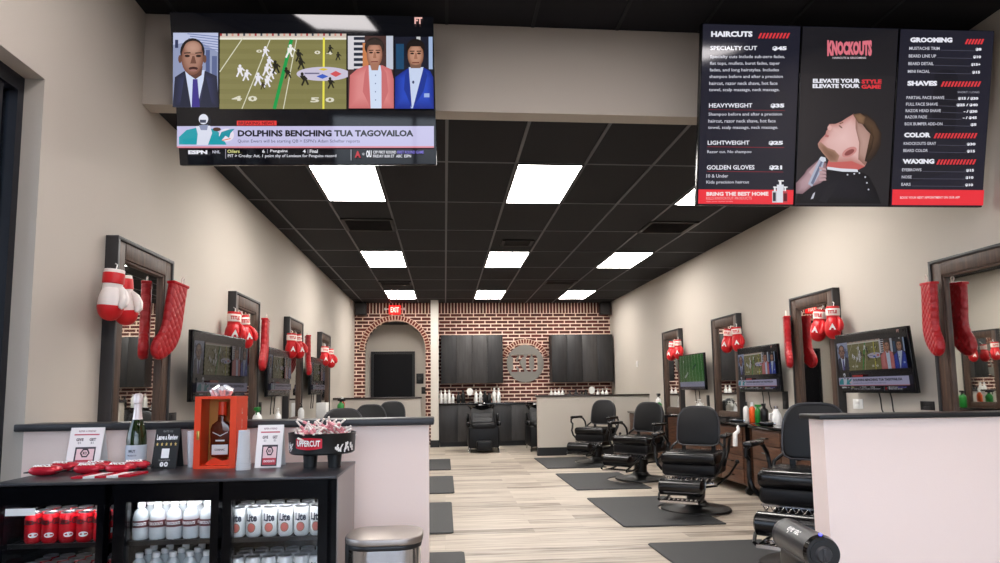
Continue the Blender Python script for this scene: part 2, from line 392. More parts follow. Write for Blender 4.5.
# ------------------------------------------------------------------ the room
XL, XR, YB, YF, ZC, ZF = -2.01, 3.82, 14.80, -1.6, 3.195, 3.785
YJ = 3.346                                         # window jamb
b = MB(); b.box(-2.4, 4.1, YF-.2, 16.2, -.12, 0); struct(b, 'floor', 'floor')
b = MB(); b.box(-30, 30, -30, 14, -.2, -.12); struct(b, 'ground', 'ground')
b = MB(); b.box(-2.25, XL, YJ, YB+.3, 0, 3.9); b.box(-2.25, XL, YF, YJ, 2.81, 3.9); b.box(-2.25, XL, YF, YJ, 0, .32); b.box(-2.25, XL, YF, .35, .32, 2.81)
struct(b, 'wall_left', 'wall')
b = MB(); b.box(XR, XR+.2, YF, YB+.3, 0, 3.9); struct(b, 'wall_right', 'wall')
b = MB(); b.box(-2.25, XR+.2, YF-.2, YF, 3.0, 3.9); b.box(-2.25, XR+.2, YF-.2, YF, 0, .12); b.box(-2.25, -1.7, YF-.2, YF, .12, 3.0); b.box(3.5, XR+.2, YF-.2, YF, .12, 3.0); struct(b, 'wall_front', 'wall')
b = MB()
for x in (-1.70, -.45, .80, 2.15, 3.44): b.box(x, x+.06, YF-.13, YF-.05, .12, 3.0)
b.box(-1.7, 3.5, YF-.13, YF-.05, .12, .18); b.box(-1.7, 3.5, YF-.13, YF-.05, 2.94, 3.0); b.box(-1.7, 3.5, YF-.13, YF-.05, 2.15, 2.21); wn2 = struct(b, 'window_2', 'winframe')
b = MB(); b.box(-1.7, 3.5, YF-.095, YF-.089, .15, 2.97); b.build('pane', 'winpane', wn2)
# brick wall with its arch
cx, rr, zs = -1.11, .68, 2.12
arch = [(cx-rr, 0.0)] + [(cx-rr*math.cos(PI*i/28), zs+rr*math.sin(PI*i/28)) for i in range(29)] + [(cx+rr, 0.0)]
outer = [(XL, 0.0)] + arch + [(XR, 0.0), (XR, ZC), (XL, ZC)]
struct(MB().prism(outer, YB, YB+.22, 'xz'), 'wall_back', 'brick')
b = MB(); b.box(XL, XR, YB-.012, YB, 2.955, ZC); struct(b, 'trim_1', 'soldier')
def arch_ring(name, cx, cz, r0, r1, y0, y1, a0, a1, n):
    b = MB(); pts = [(cx+r1*math.cos(a0+(a1-a0)*i/40), cz+r1*math.sin(a0+(a1-a0)*i/40)) for i in range(41)] + [(cx+r0*math.cos(a1-(a1-a0)*i/40), cz+r0*math.sin(a1-(a1-a0)*i/40)) for i in range(41)]
    b.prism(pts, y0, y1, 'xz', mi=0)
    for i in range(n):
        t0 = a0+(a1-a0)*(i+.16)/n; t1 = a0+(a1-a0)*(i+.84)/n; e = .012
        q = [(cx+r*math.cos(t), cz+r*math.sin(t)) for r, t in ((r0+e, t0), (r1-e, t0), (r1-e, t1), (r0+e, t1))]
        b.prism(q, y0-.006, y0+.001, 'xz', mi=1)
    return struct(b, name, ['mortar', 'brickred'])
arch_ring('trim_2', cx, zs, rr, rr+.115, YB-.02, YB+.0, 0.0, PI, 34)
arch_ring('trim_3', 1.825, 1.80, .455, .565, YB-.016, YB, math.radians(18), math.radians(162), 21)
b = MB(); b.box(XL, -.2, 15.55, 15.7, 0, 3.2); b.box(XL-.1, XL, YB+.22, 15.7, 0, 3.2); b.box(-.2, -.1, YB+.22, 15.7, 0, 3.2); struct(b, 'wall_vestibule', 'wall')
b = MB(); b.box(XL, -.2, YB+.22, 15.7, 2.78, 2.9); struct(b, 'ceiling_vestibule', 'ceil')
b = MB(); b.box(-.305, -.135, 14.30, YB, 0, ZC); o = struct(b, 'wall_column', 'trimwhite')
b = MB(); b.box(-.318, -.122, 14.285, YB-.0, 0, .15); b.build('baseboard', 'base', o)
# bulkhead and the two ceilings
b = MB(); b.box(XL, XR, 4.385, 4.525, 3.149, ZF); struct(b, 'wall_bulkhead', 'wall')
b = MB(); b.box(XL, XR, 4.525, YB+.1, ZC, ZC+.06); ceil = struct(b, 'ceiling', 'ceil')
X0, Y0, PX, PY = -.892, 6.131, 1.83, 3.66
b = MB()
xs = [X0-.305+.61*i for i in range(-2, 8)]; ys = [Y0-.61+1.22*i for i in range(-1, 8)]
for x in xs:
    if XL < x < XR: b.box(x-.012, x+.012, 4.525, YB-.02, ZC-.006, ZC)
for y in ys:
    if 4.6 < y < YB: b.box(XL, XR, y-.012, y+.012, ZC-.004, ZC)
b.build('grid', 'grid', ceil)
b = MB(); b.box(XL, XR, YF, 4.385, ZF, ZF+.06); cf = struct(b, 'ceiling_front', 'ceilf')
b = MB()
for x in xs:
    if XL < x < XR: b.box(x-.012, x+.012, YF, 4.38, ZF-.006, ZF)
for i in range(6): b.box(XL, XR, -1.2+1.22*i-.012, -1.2+1.22*i+.012, ZF-.004, ZF)
b.build('grid', 'gridf', cf)
# baseboards
b = MB(); b.box(XR-.012, XR, YF, YB, 0, .13); struct(b, 'baseboard_right', 'base')
b = MB(); b.box(XL, XL+.012, YJ+.13, YB, 0, .13); struct(b, 'baseboard_left', 'base')
# half walls
def half_wall(name, x0, x1, y0, y1, h, m, capm, capx0, capx1, base=True, ct=.035):
    b = MB(); b.box(x0, x1, y0, y1, 0, h-ct); o = struct(b, name, m)
    b = MB(); b.box(capx0, capx1, y0-.03, y1+.03, h-ct, h, r=.006); b.build('cap', capm, o)
    if base:
        b = MB(); b.box(x0-.012 if x0 > 0 else x0, x1+.012 if x1 < 3 else x1, y0-.012, y1+.012, 0, .15); b.build('baseboard', 'base', o)
    return o
half_wall('wall_near_left', XL, -.082, YJ-.004, YJ+.12, 1.083, 'wall_pink', 'cap', XL-.03, -.055)
half_wall('wall_near_right', 1.78, XR, 2.975, 3.10, 1.083, 'wall_pink', 'capblack', 1.745, XR, ct=.022)
half_wall('wall_far_right', 1.705, XR, 12.05, 12.17, 1.105, 'wall', 'capbrown', 1.68, XR, ct=.03)
half_wall('wall_far_left', XL, -.44, 12.05, 12.17, 1.105, 'wall', 'capbrown', XL, -.42, ct=.03)
# window on the left
wf = MB()
for y0, y1 in ((.35, .43), (1.36, 1.42), (2.38, 2.44), (3.30, YJ)): wf.box(-2.19, -2.105, y0, y1, .32, 2.81)
wf.box(-2.19, -2.105, .43, 3.30, .32, .40); wf.box(-2.19, -2.105, .43, 3.30, 2.73, 2.81)
wn = struct(wf, 'window_1', 'winframe')
b = MB(); b.box(-2.152, -2.146, .43, 3.30, .40, 2.73); b.build('pane', 'winpane', wn)
b = MB(); b.box(-2.172, -2.12, 3.195, 3.217, .40, 2.73); b.build('sash_rail', 'winframe', wn)
# vestibule door
dm = MB(); dm.box(-1.66, -.76, 15.50, 15.548, 0, 2.08); do = struct(dm, 'door_1', 'door')
b = MB(); b.box(-1.72, -1.66, 15.48, 15.55, 0, 2.14); b.box(-.76, -.70, 15.48, 15.55, 0, 2.14); b.box(-1.66, -.76, 15.48, 15.55, 2.08, 2.14); b.build('door_frame', 'base', do)
b = MB(); b.cyl((-.83, 15.5, 1.0), (-.83, 15.44, 1.0), .012); b.cyl((-.83, 15.445, 1.0), (-.95, 15.445, 1.0), .011); b.build('door_handle', 'chrome', do)

# ------------------------------------------------------------------ ceiling lights, vents, signs
def light(x, y, z, label, group, em):
    t = thing('ceiling_light', label, 'light', (x, y, z), 0, group)
    b = MB()
    for a in ((-.302, -.282, -.607, .607), (.282, .302, -.607, .607), (-.282, .282, -.607, -.585), (-.282, .282, .585, .607)): b.box(*a, -.012, 0)
    b.build('frame', 'base', t)
    b = MB(); b.box(-.282, .282, -.585, .585, -.010, -.001); b.build('diffuser', em, t)
rows = ['the row nearest the big screens', 'the middle row', 'the far row by the brick wall']
cols = ['leftmost', 'middle', 'rightmost']
for j in range(3):
    for i in range(3):
        light(X0+PX*i, Y0+PY*j, ZC, 'white glowing ceiling panel, %s of the three in %s' % (cols[i], rows[j]), 'ceiling panels over the salon', 'emit')
for i, y, lb in ((0, 2.62, 'white ceiling panel over the reception, the one in front of the football screen'), (1, 2.62, 'white ceiling panel over the middle of the reception'), (1, -.4, 'white ceiling panel over the reception, by the front window'), (2, .85, 'white ceiling panel over the reception, on the menu screen side')):
    light(X0+PX*i, y, ZF, lb, 'ceiling panels over the reception', 'emitf')
def vent(x, y, wx, wy, label, slats=True):
    t = thing('ceiling_vent', label, 'vent', (x, y, ZC), 0, 'ceiling vents'); b = MB(); hx, hy = wx/2, wy/2
    for a in ((-hx, -hx+.04, -hy, hy), (hx-.04, hx, -hy, hy), (-hx, hx, -hy, -hy+.04), (-hx, hx, hy-.04, hy)): b.box(*a, -.016, 0)
    b.build('frame', 'base', t)
    b = MB(); n = max(3, int(wy/.05))
    for i in range(n):
        y_ = -hy+.04+(wy-.08)*(i+.5)/n; b.box(-hx+.04, hx-.04, -.012, .012, -.002, .002, mx=TR(0, y_, -.008) @ RX(.6))
    b.build('louvre', 'rim', t)
vent(-.89, 7.72, .60, .56, 'black ceiling vent behind the nearest left light panel')
vent(2.75, 7.72, .60, .56, 'black ceiling vent near the right wall, before the middle light row')
vent(.98, 8.62, .42, .34, 'small black ceiling vent in front of the middle centre light')
vent(-.9, 12.0, .60, .40, 'black ceiling vent between the middle and far left lights')
vent(2.15, 11.9, .60, .40, 'black ceiling vent between the middle and far right lights')
t = thing('exit_sign', 'glowing red exit sign above the brick arch', 'sign', (-1.115, YB-.012, 2.935))
b = MB(); b.box(-.13, .13, -.05, 0, 0, .20, r=.01); b.build('housing', 'redsign', t)
b = MB(); b.text('EXIT', .19, .12, TR(0, -.052, .10) @ FRONT, bold=.03); b.build('lettering', 'exitletter', t)
for sx in (-1, 1):
    b = MB(); b.cyl((sx*.13, -.02, .12), (sx*.2, -.02, .12), .012); b.ball((sx*.21, -.035, .12), .03); b.build('emergency_lamp', 'white', t)
for x, lb in ((-1.85, 'black loudspeaker high in the left back corner by the arch'), (3.66, 'black loudspeaker high in the right back corner')):
    t = thing('loudspeaker', lb, 'speaker', (x, 14.62, 2.90))
    b = MB(); b.box(-.12, .12, -.09, .09, 0, .27, r=.012); b.build('cabinet', 'black', t)
    b = MB(); b.box(-.105, .105, -.098, -.089, .015, .255, r=.004); b.cyl((0, -.1, .09), (0, -.095, .09), .07, n=20); b.build('grille', 'rim', t)
    b = MB(); b.box(-.03, .03, .08, .168, .10, .17); b.build('bracket', 'iron', t)
def plate(x, y, z, rz, w_, h_, m, label, cat, holes=True):
    t = thing('wall_outlet' if cat == 'outlet' else 'wall_switch' if cat == 'switch' else 'door_sign', label, cat, (x, y, z), rz)
    b = MB(); b.box(-w_/2, w_/2, -.008, 0, -h_/2, h_/2, r=.003); b.build('plate', m, t)
    b = MB()
    for s in ((-1, 1) if cat == 'outlet' else (0,)): b.box(-w_*.24, w_*.24, -.013, -.007, s*h_*.22-h_*.15, s*h_*.22+h_*.15, r=.002)
    b.build('insert', 'rim' if m == 'black' else 'white', t)
plate(-.585, 15.548, 1.50, 0, .17, .24, 'black', 'dark square sign beside the door behind the arch', 'sign')
plate(-.50, 15.548, 1.22, 0, .10, .16, 'black', 'small black plate below the sign behind the arch', 'switch')
plate(XR, 12.75, 1.69, -PI/2, .08, .12, 'white', 'small white switch high on the right wall near the back', 'switch')
plate(XR, 7.10, 1.06, -PI/2, .12, .20, 'black', 'black outlet on the right wall beside the spray bottles', 'outlet')
plate(XR, 9.28, 1.02, -PI/2, .10, .16, 'black', 'black outlet on the right wall under the green field screen', 'outlet')
plate(XR, 5.80, 1.045, -PI/2, .14, .09, 'white', 'white outlet under the left end of the nearest right wall screen', 'outlet')
plate(XR, 4.92, 1.05, -PI/2, .15, .07, 'black', 'black outlet beside the nearest right mirror', 'outlet')
plate(XL, 5.05, 1.03, PI/2, .14, .10, 'black', 'black outlet on the left wall beside the nearest left mirror', 'outlet')
plate(XL, 7.36, 1.03, PI/2, .10, .17, 'black', 'black outlet on the left wall beside the second left mirror', 'outlet')

# ------------------------------------------------------------------ screens
def show(w_, h_, strength, name, parent, simple=False):
    q = [(169.5, 13), (434, 17), (437, 165), (180.5, 165.5)]
    p = Pic(w_, h_, quad=q, back='#07080c'); rnd = random.Random(3)
    # left presenter
    p.rect(173, 33, 217, 107, '#8f98b8'); p.poly([(173, 33), (217, 33), (217, 52), (196, 40), (173, 45)], '#b9c0dc')
    for i in range(6): p.line(185+rnd.random()*8, 34+i*2.4, 217, 37+i*2.6, .8, '#6f7cad')
    p.rect(205, 50, 209, 75, '#4d5a86'); p.rect(211, 56, 216, 78, '#5a668f'); p.rect(175, 40, 178, 48, '#2b3458')
    p.blob([(173, 107), (175, 77), (184, 71), (205, 71), (216, 76), (218, 107)], '#1c2034', '#30375a')
    p.poly([(185, 70), (204, 70), (203, 80), (197, 107), (191, 107), (186, 82)], '#ccd6ee'); p.poly([(192.5, 79), (197, 79), (199.5, 107), (191.5, 107)], '#3a2f86')
    p.poly([(185, 71), (191, 107), (180, 107)], '#1e2338'); p.poly([(204, 71), (200, 107), (212, 107)], '#20263c')
    p.poly([(188, 66), (202, 66), (201, 75), (195, 79), (188, 74)], '#5a3a30')
    p.ell(192, 52, 12.0, 13.6, '#1a1414'); p.bell(192, 58, 10.8, 17, '#75493a', '#b08472', off=(.5, -4)); p.bell(192.5, 48, 8.6, 7, '#946a58', '#bd9482'); p.ell(180, 59, 1.8, 4, '#6a4638'); p.ell(204, 59, 1.8, 4, '#6a4638')
    for x in (187, 198): p.ell(x, 56, 2.6, 1.3, '#2b1a16'); p.line(x-3.2, 53.2, x+3.2, 52.8, 1.1, '#241512')
    p.poly([(192, 56), (194, 56), (196, 63.5), (190, 63.5)], '#6d4639'); p.ell(193, 68.5, 4.4, 1.8, '#3a1a18'); p.ell(193, 70.3, 3.6, 1.2, '#9a6a62')
    # football field
    p.rect(219, 34, 345, 109, '#7f7a4c'); p.rect(219, 34, 345, 38, '#d0c2b6')
    for i in range(22): p.rect(219+i*5.7, 34, 221+i*5.7, 36.3, ['#a0373a', '#40424c', '#c98a7a'][i % 3])
    p.rect(219, 38, 345, 40, '#e6e2d4')
    for i in range(7): p.rect(219, 44+i*10, 345, 49+i*10, '#847f50')
    for x0, y0, x1, y1, c, t_ in ((242, 38, 219, 72, '#d9d7c0', .9), (269, 39, 241, 109, '#d9d7c0', .9), (295, 40, 282, 109, '#d9d7c0', .9), (290, 40, 273, 109, '#1f9a4a', 3.4), (322.5, 38, 322, 109, '#e8de52', 2)): p.line(x0, y0, x1, y1, t_, c)
    p.ell(322, 74, 27, 7, '#c9c2d6', 28); p.ell(321, 76.5, 6, 2.4, '#3f5fc0', 4); p.ell(334.5, 74, 6, 3, '#d0555a', 4); p.ell(322, 69.5, 5, 1.4, '#d8c040', 4); p.line(303, 73.5, 318, 73.5, 1.4, '#6d6a86')
    for tx, x0, y0, x1, y1 in (('4', 231, 96, 241, 101), ('0', 247, 96, 256, 101.5), ('5', 309, 97.5, 318, 102.5), ('0', 324, 97.5, 333, 102.5), ('0', 313, 51, 319, 54.5), ('4', 325, 52, 331, 55), ('0', 255, 50, 261, 53)): p.text(tx, x0, y0, x1, y1, '#dcd8c6', .04)
    def player(x, y, hgt, c, lean=0):
        p.ell(x+lean, y-hgt*.82, hgt*.12, hgt*.13, c, 8); p.poly([(x+lean-hgt*.2, y-hgt*.7), (x+lean+hgt*.2, y-hgt*.72), (x+hgt*.14, y-hgt*.36), (x-hgt*.14, y-hgt*.36)], c)
        p.line(x-hgt*.06, y-hgt*.4, x-hgt*.24, y, hgt*.13, c); p.line(x+hgt*.06, y-hgt*.4, x+hgt*.22, y-hgt*.05, hgt*.13, c); p.line(x+lean+hgt*.15, y-hgt*.66, x+hgt*.36+lean, y-hgt*.46, hgt*.1, c)
    for x, y, h2, c, l in ((239, 77, 13, '#e9e6ec', 0), (245, 81, 12, '#e9e6ec', 1), (264, 57, 11, '#e9e6ec', 0), (288, 58, 14, '#ecebe6', 1), (268, 68, 12, '#e4e2ec', 0), (265, 76, 13, '#e9e6ec', 1), (257, 86, 14, '#e4e2ec', 0), (266, 88, 13, '#e9e6ec', 0), (270, 80, 12, '#e9e6ec', 1), (275, 74, 14, '#26241a', -1), (298, 62, 13, '#2a2820', -1), (300, 70, 13, '#26241a', -1), (287, 79, 12, '#26241a', -2), (304, 86, 14, '#26241a', -3), (329, 54, 9, '#2a2820', 0), (337, 61, 9, '#2a2820', 0), (330, 89, 12, '#26241a', -1), (262, 90, 8, '#3a2f20', 0)): player(x, y, h2, c, l)
    # right presenters
    p.rect(347, 37, 393, 109, '#4a3430'); p.rect(347, 37, 364, 70, '#d5d2d8')
    for i in range(7): p.rect(353, 38+i*5.2, 364, 41+i*5.2, '#2a2f3c')
    p.rect(386, 37, 393, 70, '#c0c6d4'); p.rect(362, 44, 368, 68, '#c87f50')
    p.blob([(348, 109), (349, 76), (356, 70), (366, 66), (382, 66), (391, 70), (393.5, 80), (393.5, 109)], '#c86c6c', '#e09290'); p.poly([(368, 66), (380, 66), (382, 80), (381, 109), (370, 109), (369, 85)], '#cfdcf2')
    p.poly([(367, 66), (370, 109), (362, 92), (364, 74)], '#c86f70'); p.poly([(381, 66), (381, 109), (388, 92), (386, 74)], '#c86f70')
    p.ell(374, 48, 10.0, 9.6, '#2e2622'); p.bell(374, 55, 8.0, 13.5, '#8a5a46', '#c8947c', off=(0, -1)); p.poly([(365.5, 50), (366, 43), (374, 40), (382, 43), (383, 50), (379, 46), (369, 46)], '#3a302a'); p.poly([(369, 64), (379, 64), (377.5, 71), (371, 71)], '#a5735c')
    for x in (370.5, 377.5): p.ell(x, 53.5, 1.9, .9, '#2e1d18'); p.line(x-2.4, 51.3, x+2.4, 51.2, .9, '#33241e')
    p.poly([(373.4, 53), (375, 53), (376, 59), (372.6, 59)], '#a06f58'); p.line(370.5, 62.6, 377.5, 62.4, 1.1, '#7a4038')
    for i in range(4): p.ell(375, 76+i*8.2, .6, .7, '#5a6a90', 6)
    p.rect(394.5, 38, 433.5, 109.5, '#1b1d2a'); p.rect(396, 45, 404, 70, '#20486a'); p.rect(429.5, 38, 433.5, 70, '#9fb4d6'); p.rect(417, 38, 421, 42, '#c8c8c8')
    p.blob([(394.5, 109.5), (395, 78), (402, 73), (410, 68), (424, 68), (431, 72), (434, 78), (434.5, 109.5)], '#182c88', '#2c50c8'); p.poly([(409, 68), (424, 68), (421, 82), (413, 109), (411, 109), (410, 82)], '#c6d2ec')
    p.poly([(409, 69), (412, 109), (404, 90), (405, 76)], '#1c3590'); p.poly([(424, 69), (413, 109), (424, 92), (428, 76)], '#1c3590'); p.rect(424.5, 94, 430, 98, '#9ab0e0')
    p.ell(416, 49, 9.6, 9, '#1d1713'); p.bell(416, 56, 8.2, 13, '#84563f', '#c6957c', off=(0, -1)); p.poly([(407.8, 52), (408, 45), (416, 42), (424.5, 45), (424.3, 52), (421, 47.5), (411, 47.5)], '#221a16'); p.poly([(409, 60), (411, 65), (416, 66), (421, 65), (423, 60), (421, 69), (411, 69)], '#7a5a4a')
    for x in (412.5, 419.5): p.ell(x, 54.5, 1.9, .9, '#2a1a16'); p.line(x-2.4, 52.3, x+2.4, 52.2, 1, '#241812')
    p.poly([(415.4, 54), (417, 54), (418, 60), (414.4, 60)], '#9c6c56'); p.line(412.6, 63.6, 419.6, 63.5, 1.1, '#6a352e'); p.ell(413.5, 83, 1.2, 1.6, '#3a4668', 8)
    p.text('FT', 415, 19, 423, 25.5, '#f0b9b0', .05)
    # lower third
    p.rect(179, 127, 434.5, 147.5, '#c3bfe2'); p.rect(179, 147.3, 434.5, 149, '#d98a98'); p.rect(237, 121.5, 276, 126.3, '#e23a38'); p.text('BREAKING NEWS', 238.5, 122.3, 274, 125.6, '#7a1014', .03)
    p.poly([(181, 145.5), (181, 138), (188, 131), (198, 128.5), (216, 130), (222, 136), (227, 145.8)], '#1f9aa8'); p.poly([(197, 127), (211, 126.5), (213, 134), (209, 146), (198, 146), (199, 135)], '#d9dcec'); p.poly([(200, 126), (209, 125.6), (208, 131), (202, 131)], '#8890ad')
    p.ell(204.5, 120, 4.6, 5.2, '#dfe2ee'); p.rect(201, 120.6, 207, 123.6, '#3a4258'); p.ell(217.5, 130.2, 4, 2, '#4a2b22', 14)
    p.ell(227, 136, 7.4, 6.6, '#e6ddea', 18); p.poly([(219, 140), (222, 133), (229, 130.5), (235, 129.6), (231, 134), (229.5, 139), (226, 136.6), (222.5, 141)], '#148fa0'); p.line(223, 141.5, 231, 139.5, .9, '#e07a50')
    p.text('DOLPHINS BENCHING TUA TAGOVAILOA', 238, 131.0, 413.5, 137.6, '#101018', .045); p.text("Quinn Ewers will be starting QB > ESPN's Adam Schefter reports", 238, 140.4, 359, 144.6, '#4d4c66')
    p.text('ESPN', 190, 151.4, 208.5, 155.4, '#e9e9f0', .06); p.text('NHL', 213.5, 151.6, 221, 154.6, '#c9c9d6', .02); p.rect(226, 150.2, 226.6, 160, '#9a9aa8')
    for tx, x0, x1, c in (('Oilers', 228, 240, '#d9d98a'), ('6', 262, 264.5, '#e9e9f0'), ('Penguins', 270, 287, '#e9e9f0'), ('4', 302, 305, '#e9e9f0'), ('Final', 309, 317, '#e9e9f0')): p.text(tx, x0, 150.8, x1, 154.2, c, .02)
    p.rect(267, 150.4, 267.5, 154.6, '#9a9aa8'); p.rect(307, 150.6, 307.5, 154.8, '#9a9aa8')
    p.text('PIT > Crosby: Ast, 1 point shy of Lemieux for Penguins record', 228.5, 155.6, 335.5, 159.4, '#e4e4ec', .01); p.rect(350, 150.8, 350.6, 161.8, '#b0b0bc')
    p.text('A', 354, 152.3, 360, 159, '#c0202c', .06); p.text('@', 361.5, 154, 364, 156.8, '#d8d8e0'); p.text('OU', 365.5, 151.6, 371, 159, '#e9e9f0', .06)
    p.text('CFP FIRST ROUND', 372.5, 152, 396, 155, '#e4e4ec', .02); p.text('FIRST ROUND GAME', 397, 152, 424, 155, '#7f72d8', .02); p.text('FRIDAY 8:00 ET  ABC  ESPN', 372.5, 156, 411, 159, '#e4e4ec', .02)
    return p.build(name, strength, parent)

t = thing('television', 'large wall television on the bulkhead showing a football studio show', 'television', (-.893, 4.2, 3.187))
t.rotation_euler = Matrix((RZ(math.radians(.13)) @ RX(math.radians(12)) @ RY(math.radians(-1.14))).to_3x3()).to_euler()
b = MB(); b.box(-.836, .836, .004, .045, -.479, .479, r=.004); b.build('bezel', 'bezel', t)
so = show(1.668, .950, 'screen', 'screen', t)
b = MB(); b.box(-.25, .25, .045, .10, -.2, .2, r=.01); b.box(-.06, .06, .08, .16, .05, .15); b.build('wall_bracket', 'black', t)

# menu boards
MENU_RX, MENU_RZ = math.radians(11.2), math.radians(-1.0)
mc = Vector((2.742, 4.09, EYE+1.820)); mw = .683; mh = 1.197; pitch = .6865
QUADS = [[(703, 23), (801, 25.5), (793, 206), (697, 205)], [(802, 25.5), (899, 28), (889, 207), (794, 206)], [(900, 28), (994.5, 30), (982, 208), (890, 207)]]
def menu(i, label):
    t = thing('menu_board', label, 'menu board', mc + (RZ(MENU_RZ) @ Vector(((i-1)*pitch, 0, 0))), 0, 'menu screens above the salon'); t.rotation_euler = (MENU_RX, 0, MENU_RZ)
    b = MB(); b.box(-mw/2, mw/2, .004, .05, -mh/2, mh/2, r=.004); b.build('bezel', 'bezel', t)
    b = MB(); b.box(-.18, .18, .05, .095, -.2, .2, r=.006); b.box(-.05, .05, .09, .175, .1, .2); b.build('wall_bracket', 'black', t)
    return t, Pic(mw-.014, mh-.014, quad=QUADS[i], back='#20202c')
W_, R_, G_ = '#e9e9f2', '#e8323c', '#c9c9d4'
def slashes(p, x0, x1, y0, y1, n):
    for k in range(n):
        x = x0+(x1-x0-3)*k/(n-1); p.poly([(x+2.4, y0), (x+4.4, y0), (x+2, y1), (x, y1)], '#d8393f')
t, p = menu(0, 'left menu screen listing haircut prices')
p.poly([(712, 140), (722, 140), (722, 166), (742, 140), (756, 140), (730, 171), (760, 203), (744, 203), (722, 178), (722, 203), (712, 203)], '#22222c')
p.poly([(745, 40), (790, 95), (770, 130), (760, 128), (775, 95), (735, 48)], '#20202a')
p.text('HAIRCUTS', 711, 30.2, 752.5, 35.8, W_, .05); slashes(p, 758, 789, 32, 37.3, 9)
def item(nm, pr, y0, y1, x0, x1, px0, px1):
    p.text(nm, x0, y0, x1, y1, W_, .02); p.text(pr, px0, y0+.4, px1, y1+.6, W_, .06)
item('SPECIALTY CUT', '$45', 44.8, 49, 710, 757, 772.5, 787)
for k, s_ in enumerate(('Specialty cuts include sub-zero fades,', 'flat tops, mullets, burst fades, taper', 'fades, and long hairstyles. Includes', 'shampoo before and after a precision', 'haircut, razor neck shave, hot face', 'towel, scalp massage, neck massage.')):
    p.text(s_, 709.8-k*.25, 53.8+k*6.6, (785, 780, 779, 783, 777.5, 779.5)[k], 57.8+k*6.6, G_, .015)
item('HEAVYWEIGHT', '$35', 102, 106.4, 708.5, 752, 770.5, 784.5); p.line(708, 108.4, 785, 109.4, .5, '#7a2a34')
for k, s_ in enumerate(('Shampoo before and after a precision', 'haircut, razor neck shave, hot face', 'towel, scalp massage, neck massage.')):
    p.text(s_, 708-k*.25, 111.4+k*6.7, (782, 775.5, 778)[k], 115.4+k*6.7, G_, .015)
item('LIGHTWEIGHT', '$25', 139.8, 144, 707, 749, 768.5, 783); p.line(706.5, 146, 784, 147, .5, '#8a2a34'); p.text('Razor cut. No shampoo', 706.5, 149.6, 751, 153.4, G_, .015)
item('GOLDEN GLOVES', '$21', 164.8, 169.4, 706, 754, 769, 782); p.line(706, 171, 783, 172, .5, '#8a2a34'); p.text('10 & Under', 705.6, 174, 727.5, 177.6, G_, .015); p.text('Kids precision haircut', 705.5, 180.6, 748.5, 184.6, G_, .015)
p.poly([(697.6, 189.6), (793.6, 190.6), (793, 205.4), (697.2, 204.4)], R_); p.text('BRING THE BEST HOME', 705.5, 192.3, 768, 196.4, '#f4dede', .05); p.text('KILLS KNOCKOUT PRODUCTS', 705.3, 197.4, 751, 200.2, '#f0b0b0', .0); p.text('Ask your stylist today', 705.2, 201.4, 732, 203, '#f0b0b0')
for x, wd, y0, c in ((774.5, 5.4, 187.5, '#c9c6cf'), (780, 7, 181, '#d9dbe4'), (785, 4.6, 187.5, '#b8434c')):
    p.rect(x-wd/2, y0+4, x+wd/2, 203.5, c); p.rect(x-wd/6, y0, x+wd/6, y0+4.2, '#e8e8ec'); p.line(x-wd*.3, y0, x+wd*.5, y0+.2, 1.2, '#e8e8ec')
p.rect(783.2, 194, 786.8, 202, '#5a1a20'); p.rect(772.4, 193, 775.4, 202, '#33343c')
p.build('screen', 'menu', t, (0, 0, 0))
t, p = menu(1, 'middle menu screen with a man being shaved in profile'); 
p.poly([(802.2, 26), (898.6, 28.4), (889, 206.6), (794.4, 205.6)], '#252326'); p.poly([(802.2, 26), (898.6, 28.4), (896, 75), (799.5, 72)], '#1e1d21')
def archy(a, v): return a, v*(1-.18*(1-(2*a-1)**2)) + .18*(1-(2*a-1)**2)*.55
p.text('KNOCKOUTS', 826.5, 38.6, 872, 55.2, '#d8707e', .07, fn=archy); p.text('HAIRCUTS & GROOMING', 832, 55.6, 866, 57.6, '#d0c4ca', .02)
p.text('ELEVATE YOUR', 812, 77.4, 860, 81.6, W_, .05); p.text('STYLE', 861.5, 78.2, 882, 82.4, '#d9363e', .05); p.text('ELEVATE YOUR', 811.7, 82.6, 859.6, 86.8, W_, .05); p.text('GAME', 861.2, 83.4, 881.3, 87.6, '#d9363e', .05)
Z = lambda *a: [(790+x/5.36, 105+y/5.36) for x, y in a]
p.blob(Z((25, 530), (40, 470), (150, 380), (195, 335), (360, 350), (420, 380), (460, 450), (490, 535)), '#0a0a0e', '#1a1a22')
p.poly(Z((150, 520), (200, 430), (260, 400), (230, 470), (190, 530)), '#1c1c22'); p.poly(Z((105, 510), (118, 480), (130, 470), (120, 505)), '#c8cad4')
p.poly(Z((205, 290), (280, 280), (395, 250), (400, 330), (360, 350), (250, 345), (190, 335)), '#c0605c'); p.poly(Z((195, 330), (270, 340), (360, 345), (365, 360), (280, 358), (195, 345)), '#d8dae4')
p.blob(Z((340, 42), (300, 65), (270, 85), (240, 96), (205, 97), (202, 120), (190, 135), (186, 152), (160, 180), (144, 205), (150, 228), (170, 250), (215, 300), (260, 305), (330, 300), (400, 330), (430, 270), (440, 180), (400, 90)), '#b98078', '#e2bcb8', (790+280/5.36, 105+170/5.36))
p.blob(Z((350, 60), (350, 120), (370, 200), (365, 290), (400, 322), (440, 270), (452, 190), (420, 100)), '#8a6458', '#b8948a')
p.blob(Z((335, 45), (365, 36), (410, 44), (455, 80), (493, 150), (488, 215), (462, 265), (425, 308), (400, 300), (440, 230), (450, 170), (410, 130), (380, 90)), '#241a16', '#56402f', (790+440/5.36, 105+110/5.36)); p.blob(Z((335, 45), (375, 38), (405, 60), (395, 100), (365, 92)), '#5a4232', '#86664c')
